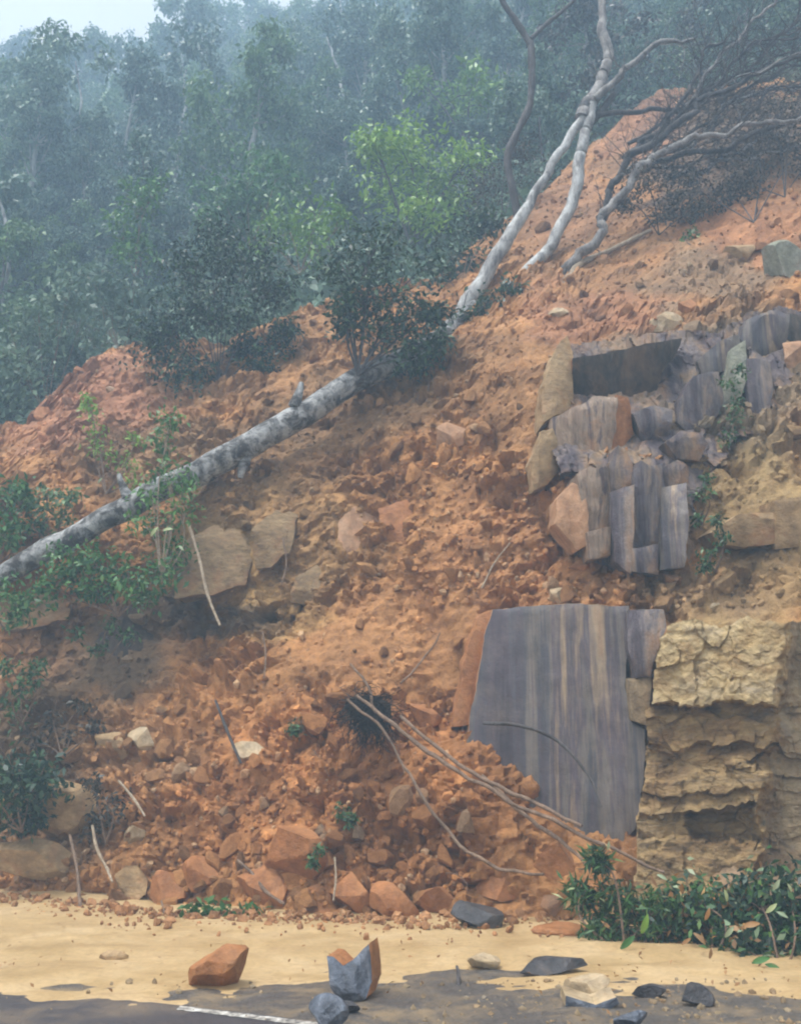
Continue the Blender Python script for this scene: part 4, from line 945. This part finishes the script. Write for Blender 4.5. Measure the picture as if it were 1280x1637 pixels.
bush('lime_tree', 'smaller yellow-green tree higher up behind the bright lime one', 'tree', [(755,135,38),(722,160,34),(785,160,34),(745,185,30),(670,130,26)], 27, 'leaflime', .24, 190, 5, base=(750, 240, 27), stem_mat='darkbark', stem_r=.04, dz=.9)
bush('bush', 'olive-green bush left of the bright lime tree', 'bush', [(460,362,46),(512,340,42),(425,385,36),(500,385,36),(545,360,30)], 19.5, 'leaflime', .17, 150, 6, base=(480, 440, 19.5))
bush('bush', 'rounded mid-green bush above the dark shrub', 'bush', [(395,285,46),(425,325,42),(352,310,40),(445,272,32),(380,340,34)], 22.5, 'leaffresh', .2, 230, 7, base=(400, 400, 22.5))
bush('bush', 'pale yellow-green bush with a dead frond on the left', 'bush', [(218,325,34),(192,368,36),(245,300,26),(215,395,30)], 20.5, 'leaffresh', .17, 190, 8, base=(215, 450, 20.5), extra=None)
bush('bush', 'upright dark bush above the pale yellow-green one', 'bush', [(232,255,34),(205,295,28),(252,285,26),(225,225,22)], 23.5, 'leaffar', .2, 190, 9, base=(228, 350, 23.5))
bush('bush', 'hazy grey-green bush behind the reddish mound on the left', 'bush', [(90,560,48),(40,600,46),(132,505,46),(62,505,52),(20,545,46),(110,460,40)], 19.8, 'leaffar', .18, 260, 10, base=(75, 660, 19.8))
bush('bush', 'grey-green bush above the reddish mound\'s shoulder', 'bush', [(180,500,40),(215,460,42),(160,455,38),(230,520,28)], 19.3, 'leaffar', .18, 240, 11, base=(195, 570, 19.3))
bush('tall_sapling', 'slim leafy sapling standing across the fallen trunk', 'sapling',
     [(272,672,20),(256,708,18),(270,755,24),(244,792,24),(292,815,24),(268,862,28),(232,835,22),(300,775,18),(280,890,22)], 13.25, 'leaffresh', .10, 95, 12, base=(258, 930, 13.2), stem_mat='paletwig', dz=.15, tight=.5,
     extra=[(246, 850, 26, .9, 13.0, 'leafpale'), (268, 846, 24, .1, 13.0, 'leafpale'), (290, 876, 18, -.8, 13.0, 'leafpale'), (236, 702, 16, 1.5, 13.0, 'leafpale'), (262, 742, 16, 1.2, 13.0, 'leafpale')])
bush('weed', 'thin yellow-green weed stalks behind the fallen trunk', 'weed', [(145,655,14),(152,690,16),(165,720,15),(140,640,10),(205,735,16),(215,700,12),(210,770,14)], 14.6, 'leaflime', .09, 55, 13, base=(170, 790, 14.5), dz=.1, tight=.55)
bush('leafy_branch', 'fresh green leafy branches hanging under the fallen trunk', 'branch', [(105,900,30),(150,895,34),(205,915,36),(250,912,34),(80,940,26),(180,950,26),(130,930,26),(230,945,26)], 13.35, 'leaffresh', .11, 170, 14, base=(190, 985, 13.4), dz=.2)
bush('leafy_shrub', 'bright green shrub at the picture\'s left edge behind the trunk', 'shrub', [(12,805,40),(18,850,30),(-30,830,40),(40,790,24)], 14.3, 'leaffresh', .12, 190, 15, base=(0, 900, 14.3))
bush('pale_plant', 'grey-green plant with pale leaves just above the fallen trunk', 'plant', [(75,795,22),(95,830,24),(60,835,20),(110,800,16)], 14.4, 'leaffar2', .11, 110, 16, base=(85, 870, 14.4), extra=[(72, 783, 22, .4, 14.1, 'leafpale'), (90, 788, 18, -.6, 14.1, 'leafpale'), (160, 768, 16, .9, 14.1, 'leafpale')])
bush('leafy_shrub', 'light green tuft below the trunk at the left edge', 'shrub', [(15,975,30),(-5,940,28),(40,960,18)], 13.3, 'leaffresh', .10, 140, 17, base=(10, 1010, 13.3))
bush('bush', 'dark blue-green bush beside the brown boulder on the left', 'bush', [(30,1238,42),(62,1262,34),(18,1285,36),(-15,1250,36),(55,1300,24)], 12.0, 'leafdark', .11, 260, 18, base=(35, 1330, 12.0))
bush('weed', 'dim weeds clinging to the left bank above the dark bush', 'weed', [(35,1095,22),(28,1135,22),(60,1070,16),(15,1060,16)], 13.0, 'leafmid', .09, 80, 19, base=(35, 1160, 13.0))
bush('weed', 'brown-green weeds on the dark bank above the low brown boulder', 'weed', [(110,1180,18),(85,1150,18),(130,1130,14),(60,1190,16),(150,1160,12)], 13.0, 'leafbrown', .09, 70, 119, base=(100, 1210, 12.9))
bush('weed', 'dim green creeper in the shaded hollow under the leafy branches', 'weed', [(175,1000,16),(200,1020,14),(160,1035,14),(120,1010,14)], 13.4, 'leafmid', .08, 60, 120, base=(170, 1060, 13.6))
bush('dead_branches', 'tangle of dark leafy twigs in the left rubble', 'branches', [(170,1280,26),(190,1310,22),(155,1320,20),(150,1250,14)], 12.1, 'leafbrown', .08, 90, 20, base=(170, 1350, 12.2))
bush('fallen_leaves', 'torn green leaves on the mud at the slide\'s toe', 'leaves', [(325,1450,18),(365,1452,22),(405,1468,20),(430,1480,14),(385,1492,14),(350,1475,14)], 10.75, 'leaffresh', .10, 60, 21, base=(380, 1490), dz=.1, stems=False,
     extra=[(380, 1490, 34, .2, 10.4, 'leaffresh'), (410, 1494, 26, -.2, 10.4, 'leaffresh'), (398, 1448, 24, .8, 10.5, 'leaffresh'), (352, 1492, 22, .1, 10.4, 'leaffresh')])
bush('leafy_heap', 'green grassy foliage heaped under the bent stems beside the slab', 'foliage heap',
     [(955,1375,12),(925,1432,18),(985,1440,28),(985,1478,32),(1045,1455,28),(1035,1500,32),(960,1495,22),(1070,1485,30),(1090,1515,24)], 9.5, 'leafmid', .11, 190, 22, mix=(('leafdead', .10), ('leafdark', .6), ('leafpale', .03)), base=(1000, 1530, 9.2), aspect=.22, droop=.1, dz=.3,
     extra=[(1002, 1507, 38, .75, 8.9, 'leaffresh'), (1030, 1478, 40, 1.25, 8.95, 'leaflime'), (1058, 1402, 22, -.5, 9.0, 'leafpale'), (972, 1352, 18, 1.4, 9.2, 'leafpale')])
bush('leafy_heap', 'dark leaves mixed with dead brown ones in the middle of the heap', 'foliage heap',
     [(1105,1435,32),(1150,1450,34),(1122,1480,36),(1175,1490,34),(1150,1515,24),(1110,1520,20)], 9.2, 'leafmid', .09, 170, 23, mix=(('leafdead', .22), ('leafdark', .6), ('leafpale', .08)), base=(1140, 1540, 8.9), dz=.25,
     extra=[(1130, 1462, 26, 1.2, 8.7, 'leafdead'), (1118, 1500, 30, -.8, 8.65, 'leafdead'), (1135, 1525, 22, 1.4, 8.6, 'leafdead'), (1165, 1490, 28, .9, 8.65, 'leafpale'), (1200, 1478, 34, .2, 8.65, 'leafdead'), (1096, 1505, 22, .6, 8.7, 'leafdead'), (1160, 1432, 24, 1.8, 8.7, 'leafpale')])
bush('leafy_heap', 'dark blue-green leafy branches ending at the frame beside the mud', 'foliage heap',
     [(1212,1440,36),(1262,1432,40),(1240,1485,42),(1285,1515,44),(1205,1525,30),(1268,1545,26),(1310,1460,40),(1225,1555,16)], 8.8, 'leafdark', .09, 230, 24, mix=(('leafdead', .08), ('leafmid', .45), ('leafpale', .09)), base=(1250, 1575, 8.5), dz=.25,
     extra=[(1232, 1452, 28, .7, 8.35, 'leafpale'), (1250, 1462, 24, -.5, 8.35, 'leafpale'), (1240, 1415, 26, 1.0, 8.4, 'leafpale'), (1215, 1535, 36, .3, 8.2, 'leaffresh'), (1235, 1545, 30, -.3, 8.2, 'leaffresh'), (1222, 1552, 26, 0, 8.2, 'leaffresh'), (1262, 1420, 20, 2.0, 8.4, 'leafpale')])
bush('small_plant', 'small pale-leaved plant alone on the reddish earth upslope', 'plant', [(1105,372,10),(1112,382,8),(1096,380,8)], 15.0, 'leaffresh', .09, 40, 25, base=(1104, 392), extra=[(1106, 370, 18, .9, 14.9, 'leafpale'), (1114, 378, 16, -.4, 14.9, 'leafpale')])
for k, (lb, cl, y) in enumerate([('mossy green tuft on the cliff beside the lilac slabs', [(1170,668,18),(1160,700,14),(1178,640,12)], 11.5), ('green weeds on the bank right of the purple columns', [(1140,888,18),(1155,860,14),(1125,905,12),(1148,830,10)], 10.65), ('green tuft in the crack above the lilac blocks', [(1165,610,12),(1185,590,10)], 11.5), ('sparse weeds in the gap beside the tan ledge', [(1120,790,12),(1130,760,10),(1110,830,10)], 11.0), ('sprig of green leaves in the lower orange rubble', [(548,1295,12),(560,1310,10)], 11.2), ('small sprig of leaves near the orange hollow boulder', [(508,1360,12),(503,1380,8)], 10.8), ('tuft of dry leaves beside the root ball', [(480,1155,14),(470,1165,10)], 11.9)]):
    bush('weed', lb, 'weed', cl, y, 'leafmid', .06, 70, 40 + k, dz=.08)
BR = [('dark grey-green brush matted over the crest beneath the bare limbs', [(1130,175,38),(1190,185,42),(1250,175,42),(1295,150,40),(1160,225,34),(1230,225,36)], 17.2), ('dense dark brush patch beside the grey-green boulder\'s slope', [(1110,300,34),(1180,320,36),(1235,290,40),(1280,235,40),(1215,245,36)], 15.9), ('matted brown brush around the toppled tree\'s middle', [(1030,285,28),(1000,320,22),(1060,350,26),(1120,340,30)], 15.7), ('brown withered brush high on the slope under the toppled tree', [(1060,290,38),(1120,262,42),(1085,330,30),(1150,310,34)], 15.6), ('dark withered brush beside the frame under the bare limbs', [(1195,275,40),(1245,225,44),(1275,170,40),(1300,250,30)], 15.4),
      ('dull brown thicket on the crest behind the bare limbs', [(1130,120,50),(1190,90,54),(1250,60,54),(1290,120,44),(1090,90,46)], 19.5), ('dusky reddish thicket on the crest behind the forked tree', [(770,330,36),(800,290,34),(760,290,30),(850,260,34),(820,230,28)], 18.6),
      ('grey-brown thicket behind the white tree\'s crown', [(1000,90,50),(1040,50,54),(960,60,44),(1080,20,50),(920,110,44),(880,160,40)], 23.5)]
for k, (lb, cl, y) in enumerate(BR):
    bush('thicket', lb, 'thicket', cl, y, 'leaffar' if k in (5, 7) else 'leafbrown', .075, 420, 60 + k, stem_mat='darkbark', dz=.6)

# ------------------------------------------------------------------ uprooted sapling and loose sticks
c = P(590, 1130, 11.55)
root = thing('uprooted_sapling', 'uprooted sapling with a dark root ball and long bare stems down to the heap', 'sapling', c)
rp = random.Random(9); tb = []
for k in range(420):
    d = Vector((rp.gauss(0, 1), rp.gauss(-.3, .8), rp.gauss(0, .8))).normalized(); r = .34 * rp.uniform(.4, 1.15); q = [c.copy()]
    for s in range(9): d = (d + Vector((rp.gauss(0, .55), rp.gauss(0, .55), rp.gauss(-.28, .5)))).normalized(); q.append(q[-1] + d * r / 4.5)
    tb.append(tube_np(q, [.008 * (1 - k_ / 12) for k_ in range(10)], 3, 0))
V, F = merge_tubes(tb); tag(link('roots', mesh_np('roots', off(V, c), F, 60), M['rootdark'], root), kind='stuff')
v, f = rock_np(55, 3, 8, .6, .9, .25); link('root_ball', mesh_np('root_ball', v * np.array([.27, .2, .19]) + np.array([0, .08, 0]), f, 50), M['rootdark'], root)
for k, (q, y0, y1, m) in enumerate([([(570,1112,5),(620,1150,6),(680,1200,7),(740,1238,6),(820,1282,6),(900,1318,6),(985,1350,5),(1060,1390,4)], 11.3, 9.5, 'twig'),
        ([(640,1145,5),(700,1195,6),(770,1242,6),(850,1282,6),(930,1325,5)], 11.35, 9.9, 'twig'),
        ([(555,1118,4),(620,1185,4),(670,1265,5),(740,1350,5),(800,1390,5),(870,1405,4)], 11.25, 10.2, 'twig'),
        ([(770,1240,6),(850,1310,6),(900,1352,6),(940,1388,4)], 10.7, 9.9, 'twig'),
        ([(640,1092,3),(665,1065,3),(700,1010,2)], 11.5, 11.9, 'twig'), ([(600,1140,5),(585,1100,4),(560,1060,3)], 11.4, 11.6, 'twig')]):
    tube_part('stem', px_path(q, y0, y1), M[m], root, 7, 6, .1, 70 + k, .06)
ST = [ # name, label, path, y0, y1, mat
 ('stick', 'long pale stick hanging from the trunk down the tan ledge', [(302,838,5),(318,890,5),(332,950,5),(352,1000,4)], 13.0, 12.7, 'paletwig'),
 ('stick', 'thin upright bare stick at the left toe reaching the mud', [(112,1335,4),(124,1390,5),(128,1440,5),(136,1480,4)], 12.0, 11.0, 'twig'),
 ('stick', 'curved twig in the rubble above the left toe', [(380,1375,4),(405,1398,5),(425,1425,5),(455,1445,4)], 11.4, 10.8, 'twig'),
 ('stick', 'pale bent twig tangled left of the lower slide', [(148,1320,4),(155,1355,5),(172,1390,4),(180,1410,3)], 12.1, 11.6, 'paletwig'),
 ('stick', 'thin stick slanting over the pale pebble', [(190,1248,4),(215,1278,4),(232,1305,3)], 12.3, 12.0, 'paletwig'),
 ('stick', 'dark forked twig in the middle rubble by the flat tan stone', [(345,1120,4),(362,1165,5),(385,1220,4)], 12.3, 12.0, 'darkbark'),
 ('stick', 'short twig poking up from the mud left of the leaves', [(258,1440,3),(266,1470,4),(268,1492,3)], 11.0, 10.6, 'twig'),
 ('stick', 'short dark twig stuck upright in the mud mid-road', [(730,1545,4),(733,1568,6),(728,1592,5)], 7.9, 7.6, 'darkbark'),
 ('stick', 'small stick on the mud right of the split rock', [(640,1552,5),(658,1546,5),(672,1550,4)], 8.75, 8.7, 'twig'),
 ('stick', 'pale wood splinter lying on the shoulder', [(1190,1624,5),(1205,1616,6),(1222,1610,4)], 7.0, 7.1, 'paletwig'),
 ('stick', 'thin twig standing in the toe above the flat-sided boulder', [(535,1370,3),(537,1405,3),(533,1440,3)], 10.9, 10.7, 'paletwig'),
 ('stick', 'long straw-like root on the open earth slope', [(770,940,3),(790,900,3),(815,868,2)], 11.9, 12.0, 'paletwig'),
 ('root', 'dark thin root arching across the lower striped slab', [(772,1156,5),(830,1160,5),(890,1184,5),(940,1240,4),(960,1290,3)], 10.95, 10.45, 'darkbark'),
 ('root', 'thin bare root dangling left of the smooth earth', [(420,1010,3),(425,1050,3),(422,1085,2)], 12.6, 12.4, 'twig'),
 ('root', 'fine root hanging from the bank below the trunk\'s middle', [(452,860,3),(458,900,3),(450,935,2)], 12.9, 12.8, 'twig'),
]
for k, (nm, lb, q, y0, y1, m) in enumerate(ST):
    o, *_ = tube_part(nm, px_path(q, y0, y1), M[m], None, 6, 5, .15, 90 + k); tag(o, lb, nm)

# leaf scraps washed over the mud, bits of root over the soil
rng = np.random.RandomState(91); pts = []
for _ in range(420):
    u = rng.uniform(-30, 1320); v = 1470 + abs(rng.normal()) * 55 + (40 if u > 900 else 0)
    if v > 1640: continue
    g = gnd(u, v); pts.append((g.x, g.y, mud_z(g.x, g.y) + .012))
V, F = leaves_np(np.array(pts), .05, rng, .45, -.2); V[:, 2] = np.clip(V[:, 2], .008, .05) + np.repeat(np.array(pts)[:, 2], 4) * .6
tag(link('leaf_litter', mesh_np('leaf_litter', V, F), M['leafdead']), 'small torn leaves strewn over the mud', 'litter', kind='stuff')
tb = []; rp = random.Random(61)
for _ in range(170):
    k = rp.randrange(NT_ * NX); b = Vector(gv[k]); u, v = to_px(b.x, b.y, b.z)
    if not (0 < u < 1000 and 560 < v < 1450): continue
    d = Vector((rp.gauss(0, 1), -.5, rp.gauss(-.4, .7))).normalized(); q = [b - d * .05]
    for _s in range(5): d = (d + Vector((rp.gauss(0, .35), rp.gauss(-.05, .2), rp.gauss(-.15, .3)))).normalized(); q.append(q[-1] + d * rp.uniform(.05, .13))
    r = rp.uniform(.003, .007); tb.append(tube_np(q, [r * (1 - .13 * n) for n in range(6)], 4, 0))
V, F = merge_tubes(tb); tag(link('root_scraps', mesh_np('root_scraps', V, F, 60), M['twig'], slope), 'torn fine roots sticking from the soil', kind='stuff')

# ------------------------------------------------------------------ woods on the hillside
def tree_variant(seed, H, spread, n_cl, n_leaf, leaf, mat, bark, bare=.35, droop=.5):
    rng = np.random.RandomState(seed); rp = random.Random(seed)
    lean = Vector((rp.gauss(0, .06), rp.gauss(0, .05), 1)); top = lean * H
    pts = [(Vector((0, 0, -.3)), H * .016), (lean * H * .4 + Vector((rp.gauss(0, .2), 0, 0)), H * .012), (lean * H * .75, H * .008), (top * .95, H * .003)]
    path, rad = spline(pts, 4); tb = [tube_np(path, rad, 6, .1, seed)]
    cs, rs = [], []
    for k in range(n_cl):
        t = rp.uniform(bare, 1.0); prof = math.sin(min(1, (t - bare) / (1 - bare) * .85 + .18) * math.pi) ** .6
        a = rp.uniform(0, 6.283); r = spread * prof * math.sqrt(rp.uniform(.05, 1)); c = lean * (H * t) + Vector((math.cos(a) * r, math.sin(a) * r, rp.gauss(0, .25)))
        cs.append(c); rs.append(spread * rp.uniform(.20, .38))
        b = path[min(len(path) - 1, int(len(path) * max(.2, t - .2)))]
        pp, rr = spline([(b, H * .005), (b.lerp(c, .6) + Vector((0, 0, -.1)), H * .003), (c, H * .0015)], 3); tb.append(tube_np(pp, rr, 4, 0))
    V, F = leaves_np(clump_points(cs, rs, n_leaf, rng, 6, .30), leaf, rng, .5, droop)
    crown = mesh_np('crown', V, F); crown.materials.append(M[mat])
    V, F = merge_tubes(tb); trunk = mesh_np('trunk', V, F, 60); trunk.materials.append(M[bark])
    return trunk, crown
VAR = {
 'shrub': [tree_variant(201 + k, 3.2, 1.25, 15, 320, .15, ('leaffar2', 'leaffar', 'leaffar', 'leaffar')[k], 'darkbark', .08) for k in range(4)],
 'tree': [tree_variant(211 + k, 7.5, 2.1, 24, 320, .205, ('leaffar', 'leaffar2', 'leaffar', 'leaffar')[k], 'farbark', .25) for k in range(4)],
 'tall': [tree_variant(221 + k, 11.5, 2.4, 24, 300, .26, ('leaffar', 'leaffar', 'leaffar2')[k], 'farbark', .42) for k in range(3)],
 'brown': [tree_variant(231 + k, 4.5, 1.7, 22, 110, .20, ('leafbrown', 'leaffar')[k], 'greybark', .15) for k in range(2)],
}
rp = random.Random(21)
def plant(kind, x, y, sc, label, cat, group):
    tk, cr = VAR[kind][rp.randrange(len(VAR[kind]))]
    z = float(hill_z(np.array([x]), np.array([y]))[0]) - .15
    u, _v = to_px(x, y, z + 2); side = ('under the sky gap', 'straight above the dense dark shrub', 'above the bright lime-green tree', 'behind the leaning pale stems')[(u > 240) + (u > 520) + (u > 780)]
    size = 'small' if sc < .75 else ('large' if sc > .95 else 'middling')
    if kind != 'brown': label = size + ' ' + label + ' ' + side; group = group + ' ' + side
    r_ = thing({'shrub': 'hillside_shrub', 'tree': 'hillside_tree', 'tall': 'tall_tree', 'brown': 'bare_shrub'}[kind], label, cat, (x, y, z), group)
    r_.rotation_euler = (0, 0, rp.uniform(0, 6.28)); r_.scale = (sc * rp.uniform(.85, 1.2), sc * rp.uniform(.85, 1.2), sc)
    link('trunk', tk, None, r_); link('crown', cr, None, r_)
def rows(y0, y1, sp):
    y = y0
    while y < y1:
        x = -(.44 * y + 2.5) + rp.uniform(0, sp)
        while x < .44 * y + 2.5:
            yield x + rp.gauss(0, sp * .22), y + rp.gauss(0, sp * .25); x += sp
        y += sp * .85
for x, y in rows(20.2, 29.5, 2.0):
    u, v = to_px(x, y, float(hill_z(np.array([x]), np.array([y]))[0]) + 1.5)
    yc = float(np.interp(x, _cr[:, 0], _cr[:, 1]))
    if y < yc + 1.5 or v > 720: continue
    if 130 < u < 800 and y < 24.5: continue
    if u > 880: plant('brown', x, y, rp.uniform(.6, 1.0), 'dull brownish shrub in the thicket behind the toppled tree', 'shrub', 'brownish shrubs behind the toppled tree')
    else: plant('shrub', x, y, rp.uniform(.55, 1.05), 'grey-green shrub just beyond the slide\'s crest', 'shrub', 'shrubs beyond the crest')
for x, y in rows(29.5, 54, 3.9):
    plant('tree', x, y, rp.uniform(.6, 1.1), 'hazy green tree halfway up the hillside', 'tree', 'trees halfway up the hillside')
for x, y in rows(54, 66, 4.6):
    sc = rp.uniform(.6, 1.05) * (.97 if x < -.27 * y else 1.12 if x < -7 else 1.0)
    plant('tall', x, y, sc, 'faint misty tree near the hilltop', 'tree', 'misty trees at the top')
# slender pale trunks that stand out in the mist
SL = [(135, 320, 100, 31, 'slim pale trunk standing alone in the mist high on the left'), (285, 230, 110, 33, 'slim pale trunk below the sky gap'), (320, 120, 40, 45, 'faint pale stem near the upper edge right of the sky gap'),
      (552, 170, 60, 34, 'short pale leaning trunk above the lime tree'), (598, 150, 30, 36, 'thin pale trunk just right of the short leaning one'), (12, 420, 300, 24, 'thin whitish stem low at the left frame edge'), (540, 60, -50, 48, 'faint pale stem far up in the wood\'s middle'), (700, 90, -40, 44, 'faint pale stem left of the forked dark tree')]
for k, (u, v0, v1, y, lb) in enumerate(SL):
    a, b_ = P(u, v0, y), P(u + (-14, 10, 0, -30, 6, -16, 4, 8)[k], v1, y + .4); m_ = a.lerp(b_, .5) + Vector((.12, 0, 0))
    r_ = thing('slender_tree', lb, 'tree', a)
    tube_part('trunk', [(a - Vector((0, 0, 1.5)), .07), (a, .065), (m_, .055), (b_, .035)], M['palebark'], r_, 6, 5, .05, k, .12)
    rng_ = np.random.RandomState(500 + k); cc = [b_ + Vector((rng_.normal() * .7, rng_.normal() * .6, rng_.normal() * .5 + .3)) for _ in range(6)]
    V, F = leaves_np(clump_points(cc, [.55] * 6, 110, rng_, 6, .32), .26, rng_, .5, .4); link('crown', mesh_np('crown', off(V, a), F), M['leaffar'], r_)
# undergrowth covering the hillside floor
rng = np.random.RandomState(77); n_u = 70000
yy = 18 + 49 * rng.uniform(0, 1, n_u) ** 1.6; xx = rng.uniform(-1, 1, n_u) * (.44 * yy + 3)
zz = hill_z(xx, yy) + np.abs(rng.normal(size=n_u)) * .35 * (1 + .8 * fbm(np.stack([xx * .5, yy * .5, xx * 0], 1), 2)) + .1
yc = np.interp(xx, _cr[:, 0], _cr[:, 1]); ok = yy > yc + .9
V, F = leaves_np(np.stack([xx, yy, zz], 1)[ok], .26, rng, .5, .1)
tag(link('undergrowth', mesh_np('undergrowth', V, F), M['leaffar']), 'dense low greenery covering the hillside floor', 'undergrowth', kind='stuff')

# ------------------------------------------------------------------ rain mist
bm = bmesh.new(); bmesh.ops.create_cube(bm, size=1)
for q in bm.verts: q.co = Vector((q.co.x * 84, q.co.y * 92 + 28, q.co.z * 69 + 33.4))
me = bpy.data.meshes.new('haze'); bm.to_mesh(me); bm.free()
hm = bpy.data.materials.new('rain_mist'); hm.use_nodes = True; ht = hm.node_tree; ht.nodes.clear()
ho = ht.nodes.new('ShaderNodeOutputMaterial'); pv = ht.nodes.new('ShaderNodeVolumePrincipled')
pv.inputs['Color'].default_value = (.55, .78, 1.0, 1); pv.inputs['Density'].default_value = .0076; pv.inputs['Anisotropy'].default_value = .1
ht.links.new(pv.outputs[0], ho.inputs['Volume'])
tag(link('haze', me, hm), 'pale blue rain mist in the air', 'haze', kind='stuff')
